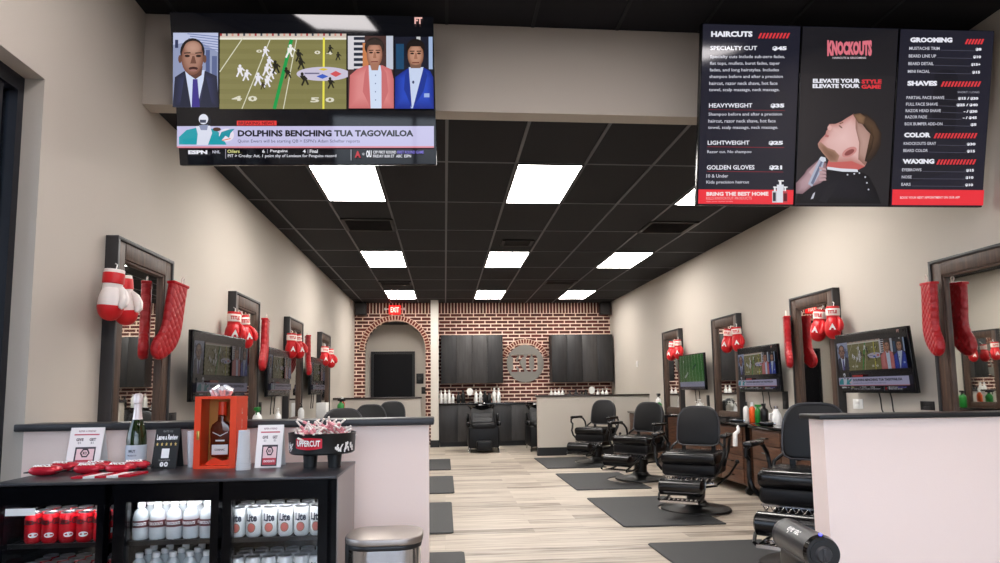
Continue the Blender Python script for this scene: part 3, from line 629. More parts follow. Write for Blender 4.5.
p.blob(Z((150, 222), (162, 245), (212, 305), (250, 305), (262, 270), (235, 240), (195, 225), (160, 195), (146, 205)), '#a8806e', '#7c5a48', (790+215/5.36, 105+270/5.36)); p.poly(Z((186, 152), (205, 160), (200, 170), (182, 166)), '#b06a68'); p.ell(790+268/5.36, 105+112/5.36, 2.4, .7, '#6a4a40', 10, rot=.7); p.line(790+282/5.36, 105+88/5.36, 790+262/5.36, 105+96/5.36, .9, '#6a4a38')
p.ell(790+316/5.36, 105+250/5.36, 8.2, 4.4, '#c78682', 18, rot=-.5); p.ell(790+316/5.36, 105+252/5.36, 5.6, 2.4, '#8a4a48', 14, rot=-.5); p.ell(790+208/5.36, 105+118/5.36, 2.2, 2.6, '#d8aaa4')
p.blob(Z((25, 478), (25, 420), (70, 370), (85, 345), (150, 290), (190, 310), (190, 390), (160, 420), (110, 440), (60, 480)), '#7c5e66', '#b89aa0'); p.poly(Z((95, 360), (150, 295), (165, 300), (110, 380)), '#c2a6aa')
p.poly(Z((90, 425), (150, 290), (165, 275), (182, 290), (165, 350), (112, 440)), '#aab0c4'); p.poly(Z((105, 420), (160, 300), (170, 305), (118, 430)), '#6a7088'); p.poly(Z((150, 290), (160, 275), (185, 280), (188, 300), (170, 305)), '#d0d4e0')
for k in range(4): p.poly(Z((150, 330+k*22), (185, 340+k*18), (190, 352+k*18), (152, 345+k*22)), '#b8979a')
for x, y in ((305, 375), (342, 370), (370, 366), (402, 388), (411, 420), (420, 457)): p.ell(790+x/5.36, 105+y/5.36, .9, .9, '#c9cbd4', 8)
p.build('screen', 'menu', t, (0, 0, 0))
t, p = menu(2, 'right menu screen listing grooming, shaves, color and waxing')
for a in ([(925, 62), (938, 55), (960, 56), (970, 66), (966, 140), (954, 152), (930, 150), (920, 138)],): p.poly(a, '#20202a')
p.poly([(934, 72), (942, 68), (954, 69), (958, 76), (955, 128), (948, 134), (938, 133), (931, 126)], '#1a1a22'); p.poly([(900, 160), (970, 150), (978, 165), (905, 185)], '#1e1e27')
p.text('GROOMING', 909.5, 36.2, 952, 41.2, W_, .06); slashes(p, 964.5, 983, 37.6, 42.8, 6)
def head(s_, x0, x1, y, a0, a1, n): p.text(s_, x0, y, x1, y+5, W_, .06); slashes(p, a0, a1, y+.6, y+5.8, n)
def row(s_, x0, x1, pr, px0, px1, y): p.text(s_, x0, y, x1, y+3.1, G_, .015); p.line(x1+1, y+3.2, px0-1, y+3.9, .35, '#5a5a68'); p.text(pr, px0, y+.9, px1, y+4.0, W_, .05)
row('MUSTACHE TRIM', 908.5, 939, '$8', 975.5, 981.5, 45.6); row('BEARD LINE UP', 908, 935.5, '$10', 973, 981, 53.2); row('BEARD DETAIL', 907.5, 933, '$15+', 971, 980.3, 60.8); row('MINI FACIAL', 907, 929, '$15', 972, 980, 68.6)
head('SHAVES', 906.5, 936.5, 79.6, 940, 979.6, 12); p.text('SHORT / LONG', 957, 90, 979, 92, '#a9a9b4')
row('PARTIAL FACE SHAVE', 905.5, 943.5, '$15 / $30', 957.5, 978, 95); row('FULL FACE SHAVE', 905, 937, '$25 / $40', 956, 977.5, 101.6); row('RAZOR HEAD SHAVE', 904.6, 940, '- / $30', 963, 977, 108.2); row('RAZOR FADE', 904.2, 926, '- / $45', 962, 976.4, 114.6); row('BOX BUMPER ADD-ON', 903.6, 941.5, '$5', 970, 976, 121.6)
head('COLOR', 903, 929.5, 132, 932.5, 975.5, 13); row('KNOCKOUTS GRAY', 902.4, 935, '$30', 966, 974.8, 141.6); row('BEARD COLOR', 902, 926.5, '$15', 966, 974.3, 148.8)
head('WAXING', 901.2, 933, 159, 935, 974, 12); row('EYEBROWS', 900.5, 920, '$15', 965, 973, 168.6); row('NOSE', 900.2, 910, '$10', 964.5, 972.4, 176); row('EARS', 899.8, 909, '$10', 964, 972, 183.6)
p.poly([(891, 190.4), (983.2, 191.4), (982.2, 207.2), (890.3, 206.4)], R_); p.text('BOOK YOUR NEXT APPOINTMENT ON OUR APP', 898.5, 197.6, 958.5, 200, '#f4d0d0', .02)
p.build('screen', 'menu', t, (0, 0, 0))

def side_tv(loc, yaw, tilt, label, m, field=False, cables=True, arm=.12):
    t = thing('television', label, 'television', loc); t.rotation_euler = (math.radians(tilt), 0, math.radians(yaw))
    b = MB(); b.box(-.465, .465, .003, .04, -.268, .268, r=.004); b.build('bezel', 'bezel', t)
    if field:
        p = Pic(.905, .51, back='#0a140a', quad=[(0, 0), (100, 0), (100, 56), (0, 56)]); p.rect(0, 0, 100, 44, '#2f7a2a'); p.poly([(0, 0), (60, 0), (30, 44), (0, 44)], '#2a6a2a'); 
        for k in range(8): p.line(8+k*12, 0, 4+k*13, 44, .7, '#bcd8b0')
        for k in range(9): p.ell(20+(k*37) % 70, 10+(k*13) % 28, 1.1, 2.4, ['#e8e8e8', '#22304a'][k % 2], 8)
        p.rect(0, 44, 100, 56, '#9aa0bc'); p.rect(0, 52, 100, 56, '#30343f'); p.build('screen', m, t)
    else: show(.905, .51, m, 'screen', t)
    b = MB(); b.box(-.17, .17, .04, .065, -.16, .16, r=.006); b.box(-.03, .03, .06, arm, -.03, .03); b.build('wall_bracket', 'black', t)
    if cables:
        for x in (-.06, .08):
            b = MB(); b.tube([(x, .06, -.22), (x+.004, .07, -.32), (x-.006, .075, -.42), (x+.012, .08, -.47)], .006, 6); b.build('cable', 'black', t)
    return t
side_tv((3.655, 5.33, 1.416), -88.8, 5.1, 'wall television between the two nearest right mirrors, showing the football show', 'screen_side', arm=.15)
side_tv((3.655, 7.40, 1.422), -88.4, 2.4, 'wall television above the orange spray bottle on the right wall', 'screen_side', arm=.155)
side_tv((3.685, 9.55, 1.446), -88.5, 1.6, 'wall television showing a green football field on the right wall', 'screen_side', field=True)
side_tv((-1.80, 5.46, 1.425), 83.5, -.5, 'wall television behind the orange gift box on the left wall', 'screen_dim', arm=.18)
side_tv((-1.885, 7.68, 1.442), 89.6, 0, 'wall television between the second and third left mirrors', 'screen_dim')
side_tv((-1.875, 9.87, 1.448), 90, 0, 'wall television between the third and fourth left mirrors', 'screen_dim')
# ------------------------------------------------------------------ mirrors, gloves, stockings
MW, MZ0, MZ1 = .81, .77, 2.166
def make_mirror(label):
    t = thing('wall_mirror', label, 'mirror', (0, 0, 0), 0, 'framed station mirrors'); h = MW/2
    b = MB()
    for a in ((-h, -h+.024, MZ0, MZ1), (h-.024, h, MZ0, MZ1), (-h, h, MZ1-.024, MZ1), (-h, h, MZ0, MZ0+.024)): b.box(a[0], a[1], -.075, 0, a[2], a[3], r=.003)
    b.build('frame_rim', 'rim', t)
    b = MB(); i0 = h-.022; i1 = h-.115
    b.box(-i0, -i1, -.064, -.02, MZ0+.022, MZ1-.022, r=.004); b.box(i1, i0, -.064, -.02, MZ0+.022, MZ1-.022, r=.004)
    b.box(-i1, i1, -.066, -.02, MZ1-.125, MZ1-.022, r=.004); b.box(-i1, i1, -.066, -.02, MZ0+.022, MZ0+.11, r=.004)
    b.build('frame', 'wood', t)
    b = MB()
    for a in ((-i1, -i1+.016, MZ0+.11, MZ1-.125), (i1-.016, i1, MZ0+.11, MZ1-.125), (-i1, i1, MZ1-.141, MZ1-.125), (-i1, i1, MZ0+.11, MZ0+.126)): b.box(a[0], a[1], -.056, -.02, a[2], a[3], r=.003)
    b.build('inner_trim', 'wood', t)
    b = MB(); b.box(-i1, i1, -.034, -.022, MZ0+.1, MZ1-.12); b.build('mirror_glass', 'mirror', t)
    return t
RM = [(10.60, 'farthest'), (8.495, 'second farthest'), (6.38, 'third farthest'), (4.31, 'nearest')]
LM = [(4.41, 'nearest'), (6.625, 'second nearest'), (8.75, 'third nearest'), (10.91, 'farthest')]
proto = None
for y, n in RM:
    lb = '%s of the four wood framed mirrors on the right wall' % n
    if proto is None: proto = make_mirror(lb); proto.location = (XR, y, 0); proto.rotation_euler = (0, 0, -PI/2)
    else: dup(proto, lb, (XR, y, 0), -PI/2)
for y, n in LM: dup(proto, '%s of the four wood framed mirrors on the left wall' % n, (XL, y, 0), PI/2)

def make_glove(label, cat_main, cuffm, band, tri=True, mirror=1):
    """hangs from its cuff; origin at the top of the cuff, back of the hand facing -Y"""
    t = thing('boxing_glove', label, 'boxing glove', (0, 0, 0), 0, 'boxing gloves hung on the mirrors')
    def fist(p):
        k = (1-p.z)/2       # 0 top .. 1 bottom
        s = .80+.24*math.sin(min(1, k*1.1)*PI*.66); return Vector((math.copysign(abs(p.x)**.85, p.x)*s, p.y*s*(1.0 + .12*k) - (.14*k), math.copysign(abs(p.z)**.82, p.z)))
    b = MB(); b.ball((0, 0, -.205), (.080, .074, .118), u=28, v=18, fn=fist); b.build('fist', cat_main, t)
    b = MB(); s = mirror
    b.tube([(s*.050, -.02, -.115), (s*.070, -.045, -.15), (s*.080, -.066, -.19), (s*.074, -.080, -.225), (s*.060, -.084, -.25)], [.018, .028, .031, .029, .014], 12); b.build('thumb', cat_main, t)
    b = MB(); b.lathe([(.063, 0), (.067, -.004), (.066, -.05), (.062, -.1), (.064, -.13), (.04, -.13), (.04, -.02), (.055, 0)], 24, sx=1.0, sy=.78); b.build('cuff', cuffm, t)
    b = MB(); b.lathe([(.0665, -.022), (.0705, -.026), (.0695, -.088), (.0650, -.092)], 24, sx=1.0, sy=.79); bo = b.build('wrist_band', band, t)
    def wrap(p):
        a = p.x/.069; return Vector((.0715*math.sin(a), p.y, .0575-.0575*math.cos(a)))
    b = MB()
    if tri: b.text('TITLE', .095, .034, TR(0, -.0575, -.057) @ FRONT @ Matrix.Scale(-1, 4, (0, 0, 1)), bold=.05, fn=wrap); b.build('band_lettering', 'red', bo)
    else: b.bm.free()
    if tri:
        b = MB()
        L = [(-.034, -.235), (0, -.170), (.034, -.235), (.016, -.235), (.010, -.217), (-.010, -.217), (-.016, -.235)]
        b.prism(L, -.098, -.088, 'xz'); b.build('emblem', 'white', t)
    b = MB(); b.tube([(0, 0, -.02), (s*.01, .02, .015), (s*.012, .04, .04), (0, .055, .05)], .004, 6); b.build('lace', 'white', t)
    return t
gl = make_glove('red boxing glove with a white emblem on the nearest-but-one right mirror, nearer of its pair', 'red', 'red', 'cream')
def glove(i, lb, x, y, z, rz, tilt=0.0, src=None):
    o = dup(src or gl, lb, (x, y, z), rz) if i else (src or gl)
    o.location = (x, y, z); o.rotation_euler = (0, tilt, rz); return o
gl.scale = (.88, .95, .97)
glove(0, gl['label'], 3.69, 5.90, 1.970, -.62, .03)
glove(1, 'red boxing glove behind its twin on the nearest-but-one right mirror', 3.675, 6.085, 1.960, -.95, .12)
glove(1, 'red boxing glove in front on the second farthest right mirror', 3.69, 7.99, 1.970, -.55, -.06)
glove(1, 'red boxing glove behind its twin on the second farthest right mirror', 3.675, 8.17, 1.965, -.9, .12)
glove(1, 'red boxing glove in front on the farthest right mirror', 3.69, 10.10, 1.970, -.55, -.05)
glove(1, 'red boxing glove behind its twin on the farthest right mirror', 3.675, 10.27, 1.955, -.9, .14)
glove(1, 'red boxing glove in front on the second left mirror, beside the black screen', -1.89, 6.04, 1.945, .5, .04)
glove(1, 'red boxing glove behind its twin on the second left mirror', -1.87, 6.21, 1.935, .8, -.12)
glove(1, 'red boxing glove in front on the third left mirror', -1.89, 8.27, 1.945, .5, .03)
glove(1, 'red boxing glove behind its twin on the third left mirror', -1.87, 8.45, 1.950, .8, -.12)
glove(1, 'red boxing glove in front on the farthest left mirror', -1.885, 10.50, 1.930, .45, .03)
glove(1, 'red boxing glove at the middle of the farthest left mirror', -1.885, 10.95, 1.920, .45, -.08)
wg = make_glove('white boxing glove with a red band, front one on the nearest left mirror', 'whiteleather', 'whiteleather', 'red', tri=False)
b = MB()
def tip(p): k = (1-p.z)/2; s = .80+.24*math.sin(min(1, k*1.1)*PI*.66); return Vector((math.copysign(abs(p.x)**.85, p.x)*s, p.y*s*(1.0 + .12*k) - (.14*k), math.copysign(abs(p.z)**.82, p.z)))
t_ = bmesh.new(); bmesh.ops.create_uvsphere(t_, u_segments=28, v_segments=18, radius=1)
bmesh.ops.delete(t_, geom=[v for v in t_.verts if v.co.z > -.12], context='VERTS')
for v in t_.verts: q = tip(Vector(v.co)); v.co = Vector((q.x*.0825, q.y*.0765, -.206+q.z*.1205))
b.add(t_); b.build('fist_tip', 'red', wg)
wg.scale = (.80, .88, .90); wg.location = (-1.87, 3.84, 1.925); wg.rotation_euler = (0, .06, .45)
glove(1, 'white boxing glove behind its twin on the nearest left mirror', -1.90, 3.99, 1.915, .55, -.12, src=wg)

def make_stocking(label):
    """flat quilted stocking; origin at its loop, toe pointing +X"""
    t = thing('christmas_stocking', label, 'stocking', (0, 0, 0), 0, 'red stockings hung on the mirrors')
    L = [(-.085, -.06), (.085, -.06), (.088, -.2), (.082, -.33), (.10, -.40), (.15, -.46), (.165, -.52), (.14, -.57), (.085, -.59), (.02, -.56), (-.05, -.50), (-.085, -.43), (-.095, -.36), (-.088, -.2)]
    P = []
    for i in range(len(L)):
        a, b_, c = Vector(L[i-1]+(0,)), Vector(L[i]+(0,)), Vector(L[(i+1) % len(L)]+(0,))
        if i in (0, 1): P.append((b_.x, b_.y))
        else: P += [tuple((b_*.75+a*.25)[:2]), tuple((b_*.75+c*.25)[:2])]
    b = MB(); b.prism(P, -.032, .032, 'xz', r=.026, seg=4); b.build('sock', 'quilt', t)
    b = MB(); b.box(-.088, .088, -.034, .034, -.075, -.055, r=.006); b.build('hem', 'redsat', t)
    b = MB(); b.tube([(-.05, 0, -.062), (-.062, 0, -.02), (-.045, 0, 0.0), (-.03, 0, -.02), (-.042, 0, -.062)], .006, 6); b.build('loop', 'cream', t)
    return t
def quilt():
    m = mat('quilted_red_satin', '#a80f19', .3); nt = m.node_tree; bs = nt.nodes['Principled BSDF']
    tc = nt.nodes.new('ShaderNodeTexCoord'); mp = nt.nodes.new('ShaderNodeMapping'); mp.inputs['Rotation'].default_value = (0, PI/4, 0)
    mp.inputs['Scale'].default_value = (26, 26, 26); nt.links.new(tc.outputs['Object'], mp.inputs[0])
    vo = nt.nodes.new('ShaderNodeTexVoronoi'); vo.inputs['Scale'].default_value = 1; vo.inputs['Randomness'].default_value = .25
    nt.links.new(mp.outputs[0], vo.inputs['Vector']); bp = nt.nodes.new('ShaderNodeBump'); bp.inputs['Strength'].default_value = .9; bp.inputs['Distance'].default_value = .012; bp.invert = True
    nt.links.new(vo.outputs['Distance'], bp.inputs['Height']); nt.links.new(bp.outputs[0], bs.inputs['Normal']); return m
M['quilt'] = quilt()
st = make_stocking('red quilted stocking on the nearest left mirror, beside the white gloves')
st.location = (-1.865, 4.74, 2.05); st.rotation_euler = (0, -.16, -1.95); st.scale = (.82, 1, 1.06)
for lb, loc, e in (('red quilted stocking at the far edge of the second left mirror', (-1.885, 7.06, 2.05), (0, -.1, -1.5)),
                   ('red quilted stocking at the far edge of the third left mirror', (-1.885, 9.19, 2.05), (0, -.1, -1.2)),
                   ('red quilted stocking on the right mirror that reflects the arch', (3.685, 6.74, 2.03), (0, .02, -1.95)),
                   ('red quilted stocking on the nearest right mirror at the photo edge', (3.672, 4.62, 2.05), (0, .05, -1.75))):
    o = dup(st, lb, loc); o.rotation_euler = e

# ------------------------------------------------------------------ stations
def make_station(label):
    t = thing('station_cabinet', label, 'cabinet', (0, 0, 0), 0, 'barber station cabinets'); L = 1.90
    b = MB(); b.box(-L/2, L/2, -.43, 0, .11, .765); b.build('body', 'woodcab', t)
    b = MB(); b.box(-L/2-.03, L/2+.03, -.47, 0, .765, .80, r=.006); b.build('countertop', 'blackgloss', t)
    for i in range(3):
        for k in range(4):
            x0 = -L/2+.03+i*(L-.06)/3; x1 = x0+(L-.06)/3-.02; z0 = .13+k*.157; z1 = z0+.145
            b = MB(); b.box(x0, x1, -.448, -.43, z0, z1, r=.004); d = b.build('drawer', 'woodcab', t)
            b = MB(); xm = (x0+x1)/2; zm = (z0+z1)/2
            b.tube([(xm-.06, -.447, zm), (xm-.055, -.472, zm), (xm+.055, -.472, zm), (xm+.06, -.447, zm)], .007, 6); b.build('drawer_pull', 'iron', d)
    for x in (-L/2+.06, L/2-.06):
        for y in (-.38, -.06):
            b = MB(); b.cyl((x-.018, y, .045), (x+.018, y, .045), .045, n=16); b.box(x-.026, x+.026, y-.02, y+.02, .06, .11); b.build('caster', 'black', t)
    b = MB(); b.box(L/2-.0, L/2+.012, -.43, -.38, .11, .765); b.box(-L/2-.012, -L/2, -.43, -.38, .11, .765); b.build('corner_post', 'iron', t)
    return t
stn = make_station('brown drawer cabinet under the mirrors behind the nearest barber chair'); stn.location = (XR-.013, 6.08, 0); stn.rotation_euler = (0, 0, -PI/2)
dup(stn, 'brown drawer cabinet on the right wall holding the orange bottle', (XR-.013, 8.16, 0))
dup(stn, 'farthest brown drawer cabinet on the right wall', (XR-.013, 10.88, 0))
dup(stn, 'brown drawer cabinet on the left wall under the nearest screen', (XL+.013, 5.6, 0), PI/2)
dup(stn, 'middle brown drawer cabinet on the left wall', (XL+.013, 7.85, 0), PI/2)
dup(stn, 'farthest brown drawer cabinet on the left wall', (XL+.013, 10.4, 0), PI/2)
def bottle(name, label, cat, loc, r, h, mbody, mcap, kind='flip', group=None, rz=0.0):
    t = thing(name, label, cat, loc, rz, group)
    b = MB(); b.lathe([(0, 0), (r*.92, 0), (r, h*.02), (r, h*.62), (r*.86, h*.70), (r*.42, h*.78), (r*.4, h*.82), (0, h*.82)], 18); b.build('body', mbody, t)
    b = MB()
    if kind == 'spray':
        b.cyl((0, 0, h*.8), (0, 0, h*.9), r*.4); b.box(-r*.45, r*.45, -r*1.3, r*.9, h*.88, h, r=r*.12); b.tube([(0, -r*.7, h*.9), (0, -r*.95, h*.82), (0, -r*.8, h*.74)], r*.13, 6)
    elif kind == 'pump':
        b.cyl((0, 0, h*.8), (0, 0, h*.86), r*.45); b.cyl((0, 0, h*.86), (0, 0, h*.97), r*.12); b.box(-r*.22, r*.22, -r*1.1, r*.3, h*.95, h, r=r*.08)
    else: b.cyl((0, 0, h*.8), (0, 0, h), r*.5, r*.44)
    b.build('cap', mcap, t); return t
bottle('spray_bottle', 'orange bottle with a white top on the right counter', 'bottle', (3.60, 7.47, .80), .036, .235, 'orangeplastic', 'white')
bottle('spray_bottle', 'white bottle with a black cap just left of the orange bottle', 'bottle', (3.62, 7.67, .80), .034, .235, 'white', 'black')
bottle('spray_bottle', 'green spray bottle right of the orange bottle', 'bottle', (3.60, 7.33, .80), .034, .21, 'green', 'green', 'spray', rz=.5)
bottle('spray_bottle', 'black spray bottle right of the green bottle', 'bottle', (3.62, 7.22, .80), .045, .225, 'black', 'black', 'spray', rz=-.6)
t = thing('jug', 'clear white jug right of the black spray bottle', 'jug', (3.62, 6.95, .80)); b = MB(); b.lathe([(0, 0), (.058, 0), (.062, .02), (.05, .11), (.03, .15), (.026, .17), (0, .17)], 20); b.build('body', 'white', t)
b = MB(); b.cyl((0, 0, .168), (0, 0, .2), .024); b.build('lid', 'chrome', t)
b = MB(); b.tube([(-.045, -.01, .12), (-.085, -.02, .12), (-.09, -.02, .06), (-.055, -.01, .04)], .009, 8); b.build('handle', 'white', t)
t = thing('tool_tray', 'black tool tray on the right counter beside the orange bottle', 'tray', (3.52, 7.95, .80)); b = MB(); b.box(-.1, .1, -.16, .16, 0, .012, r=.004); b.box(-.1, -.09, -.16, .16, .01, .04); b.box(.09, .1, -.16, .16, .01, .04); b.box(-.09, .09, -.16, -.15, .01, .04); b.box(-.09, .09, .15, .16, .01, .04); b.build('tray', 'black', t)
def clipper(label, loc, rz, group='hair clippers on the counters'):
    t = thing('hair_clipper', label, 'clipper', loc, rz, group); b = MB(); b.box(-.022, .022, -.08, .07, 0, .04, r=.014, seg=3); b.build('body', 'blackgloss', t)
    b = MB(); b.box(-.024, .024, -.1, -.078, .006, .03, r=.003); b.build('blade', 'chrome', t)
    b = MB(); b.tube([(0, .068, .02), (.01, .11, .02), (.05, .15, .008), (.03, .2, .006)], .004, 6); b.build('cord', 'black', t)
clipper('black hair clipper behind the tray on the right counter', (3.52, 8.35, .80), .5)
clipper('black hair clipper at the front of the right counter near the orange bottle', (3.44, 7.56, .80), 1.2)
clipper('black hair clipper beside the clear jug on the right counter', (3.45, 6.85, .80), .9)
t = thing('dryer_holder', 'white dryer holder hung on the corner of the right drawer cabinet', 'holder', (3.27, 7.16, .78)); b = MB(); b.tube([(0, 0, 0), (0, -.02, -.03), (-.01, -.03, -.06), (-.045, -.035, -.085), (-.05, -.035, -.22)], [.016, .018, .022, .028, .026], 10); b.build('holder', 'white', t)
b = MB(); b.box(-.02, .09, -.012, .02, -.01, .02, r=.004); b.build('hook', 'black', t)
for k, (y, h_) in enumerate(((8.84, .20), (8.94, .25), (9.04, .22))):
    bottle('pump_bottle', 'white pump bottle on the right counter under the green field screen, %s from the right' % ORD[k], 'bottle', (3.56, y, .80), .036, h_, 'white', 'white', 'pump', 'white bottles under the green field screen', -1.2)
bottle('pump_bottle', 'white bottle with black top at the far end of the right counter', 'bottle', (3.60, 10.86, .80), .045, .32, 'white', 'black', 'spray')
bottle('spray_bottle', 'green bottle at the far end of the right counter', 'bottle', (3.55, 10.70, .80), .05, .22, 'green', 'white')
bottle('spray_bottle', 'white and green spray bottle on the left counter below the second screen', 'bottle', (-1.80, 6.52, .80), .045, .28, 'white', 'green', 'spray')
bottle('pump_bottle', 'white bottle on the left counter beside the second mirror', 'bottle', (-1.80, 7.30, .80), .036, .25, 'white', 'white', 'pump')
bottle('pump_bottle', 'white bottle on the left counter beside the third mirror', 'bottle', (-1.80, 8.45, .80), .040, .28, 'white', 'black', 'pump')
bottle('spray_bottle', 'green spray bottle on the far end of the left counter', 'bottle', (-1.72, 11.1, .80), .06, .30, 'green', 'black', 'spray', rz=1)
bottle('spray_bottle', 'red and white bottle on the far end of the left counter', 'bottle', (-1.35+.0-.38, 11.3, .80), .045, .33, 'orangeplastic', 'white')
t = thing('paper_box', 'white box with a black panel on the left counter under the third screen', 'box', (-1.80, 9.9, .80), PI/2); b = MB(); b.box(-.12, .12, -.07, .07, 0, .26, r=.006); b.build('body', 'white', t)
b = MB(); b.box(-.07, .07, -.074, -.069, .03, .12); b.build('window', 'black', t)

# ------------------------------------------------------------------ barber chairs and mats
def make_chair(label):
    t = thing('barber_chair', label, 'barber chair', (0, 0, 0), 0, 'black barber chairs')
    b = MB(); b.lathe([(0, 0), (.325, 0), (.342, .01), (.335, .026), (.25, .038), (.15, .052), (.11, .075), (.10, .10), (0, .10)], 40); b.build('base', 'chairbase', t)
    b = MB(); b.cyl((0, 0, .09), (0, 0, .37), .085, n=24); b.cyl((0, 0, .2), (0, 0, .3), .105, n=24); b.build('pump_column', 'iron', t)
    up = []
    b = MB(); b.box(-.17, .17, -.19, .19, .30, .385, r=.02); b.box(-.265, .265, -.255, .25, .38, .50, r=.035, seg=3); up.append(b.build('seat_frame', 'vinyl', t))
    b = MB(); b.box(-.27, .27, -.275, .23, .485, .605, r=.045, seg=4); up.append(b.build('seat', 'vinylgloss', t))
    b = MB(); b.box(-.25, .25, -.262, -.25, .372, .384); b.box(-.25, .25, -.262, -.25, .318, .328)
    for k in range(10):
        x = -.24+k*.048; b.tube([(x, -.256, .322), (x+.03, -.256, .35), (x+.044, -.256, .378)], .005, 5); b.tube([(x+.044, -.256, .322), (x+.014, -.256, .35), (x, -.256, .378)], .005, 5)
    up.append(b.build('lattice_apron', 'chrome', t))
    # back
    W, H = .214, .405; pts = []
    for i in range(33):
        a = PI*i/32; cx_ = math.cos(a); sy_ = math.sin(a); pts.append((W*(abs(cx_)**.55)*(1 if cx_ > 0 else -1), H-.235+.235*sy_**.8))
    pts += [(-W, .06), (-W+.018, .018), (-W+.06, 0), (W-.06, 0), (W-.018, .018), (W, .06)]
    mx = TR(0, .235, .635) @ RX(-.22)
    b = MB(); b.prism(pts, -.045, .045, 'xz', r=.022, seg=3, mx=mx); bk = b.build('backrest', 'vinyl', t); up.append(bk)
    b = MB(); b.tube([mx @ Vector((x*1.0, -.034, z if z > .25 else z)) for x, z in pts], .008, 6, closed=True); b.build('piping', 'pipe', bk)
    for s in (-1, 1):
        b = MB(); b.box(s*.15-.02, s*.15+.02, .225, .25, .46, .72); up.append(b.build('back_bracket', 'iron', t))
        b = MB(); b.tube([(s*.18, .245, .70), (s*.27, .20, .62), (s*.275, .12, .48)], .014, 8); up.append(b.build('back_rail', 'iron', t))
    for s in (-1, 1):
        b = MB(); b.box(s*.335-.034, s*.335+.034, -.215, .10, .745, .785, r=.018, seg=3); pad = 0
        a = b.build('arm_pad', 'vinylgloss', t); up.append(a)
        b = MB(); b.tube([(s*.335, -.17, .755), (s*.345, -.215, .735), (s*.345, -.215, .69), (s*.335, -.185, .66), (s*.335, -.195, .60), (s*.325, -.235, .55), (s*.30, -.235, .48), (s*.27, -.20, .43)], .015, 8)
        up.append(b.build('arm_frame', 'iron', t)); b = MB()
        b.tube([(s*.335, .06, .755), (s*.33, .14, .74), (s*.315, .19, .68), (s*.30, .19, .60), (s*.285, .13, .52), (s*.27, .10, .45)], .015, 8)
        up.append(b.build('arm_support', 'iron', t))
    # footrest
    b = MB(); b.cyl((-.185, -.56, .315), (.185, -.56, .315), .074, n=24); b.cyl((-.20, -.56, .315), (-.185, -.56, .315), .05, .074, n=24); b.cyl((.185, -.56, .315), (.20, -.56, .315), .074, .05, n=24); b.box(-.16, .16, -.55, -.30, .27, .35, r=.02); fr = b.build('footrest', 'vinylgloss', t); up.append(fr)
    b = MB()
    for s in (-1, 1):
        b.tube([(s*.15, -.22, .36), (s*.17, -.34, .31), (s*.19, -.46, .29), (s*.20, -.58, .25), (s*.185, -.66, .215), (s*.17, -.64, .193), (s*.17, -.48, .193), (s*.16, -.36, .21), (s*.15, -.28, .25)], .012, 6)
    b.build('footrest_frame', 'iron', fr)
    b = MB(); b.box(-.175, .175, -.66, -.64, .185, .205); b.box(-.175, .175, -.50, -.48, .185, .205)
    for k in range(8):
        x = -.16+k*.04; b.tube([(x, -.645, .197), (x+.04, -.57, .203), (x, -.495, .197)], .006, 5)
    b.build('foot_grate', 'chrome', fr)
    b = MB(); b.tube([(.06, .02, .22), (.2, .05, .24), (.33, .06, .36), (.40, .06, .47)], .011, 8); b.ball((.405, .06, .485), .022); lv = b.build('pump_lever', 'iron', t)
    for o_ in t.children:
        if o_.name.split('.')[0] not in ('base', 'pump_column', 'pump_lever'): o_.location.z = -.02
    return t
def raise_seat(t, dz):
    for o in t.children:
        if o.name.split('.')[0] not in ('base', 'pump_column', 'pump_lever'): o.location.z = dz-.02
chair = make_chair('black barber chair in front of the far right half wall'); chair.location = (2.49, 10.75, .0); chair.rotation_euler = (0, 0, -math.radians(42))
dup(chair, 'black barber chair second from the back on the right', (2.61, 8.72, 0), -math.radians(47))
dup(chair, 'black barber chair facing the camera, third from the back on the right', (2.49, 6.48, 0), -math.radians(34))
c3 = dup(chair, 'nearest black barber chair, half hidden by the right half wall', (2.46, 4.33, 0), -math.radians(42)); raise_seat(c3, .075)
raise_seat(dup(chair, 'black barber chair showing its back above the left half wall, nearest of three', (-.86, 6.45, 0), math.radians(33)), .03)
raise_seat(dup(chair, 'black barber chair behind the left half wall, middle of three', (-.86, 8.70, 0), math.radians(28)), .02)
raise_seat(dup(chair, 'black barber chair behind the left half wall, farthest of three', (-.86, 10.95, 0), math.radians(5)), .02)
def make_mat(label):
    o = None; x0, x1, y0, y1, r = -.93, 0.0, -.765, .765, .347
    P = [(x0+.02, y0), (x0, y0+.02), (x0, y1-.02), (x0+.02, y1), (x1, y1), (x1, r)] + [(-r*math.sin(a), r*math.cos(a)) for a in [PI*i/24 for i in range(1, 24)]] + [(x1, -r), (x1, y0)]
    b = MB(); b.prism(P, 0, .014, 'xy', r=.006, seg=1); o = b.build('floor_mat', 'rubber'); return tag(o, label, 'mat', 'black barber floor mats')
fm = make_mat('black floor mat under the chair by the far right half wall'); fm.location = (2.49, 10.85, 0)
def mat_at(x, y, lb, rz=0):
    c = fm.copy(); COL.objects.link(c); c.location = (x, y, 0); c.rotation_euler = (0, 0, rz); c['label'] = lb
mat_at(2.50, 8.66, 'black floor mat under the second barber chair from the back on the right')
mat_at(2.49, 6.53, 'black floor mat under the chair facing the camera'); mat_at(2.50, 4.37, 'nearest black floor mat on the right, by the vacuum')
mat_at(-.84, 10.98, 'farthest small black floor mat left of the aisle', PI); mat_at(-.82, 8.68, 'second farthest black floor mat left of the aisle', PI)
mat_at(-.86, 6.50, 'large black floor mat beside the left half wall', PI); mat_at(-.79, 4.30, 'nearest black floor mat at the left half wall end', PI)
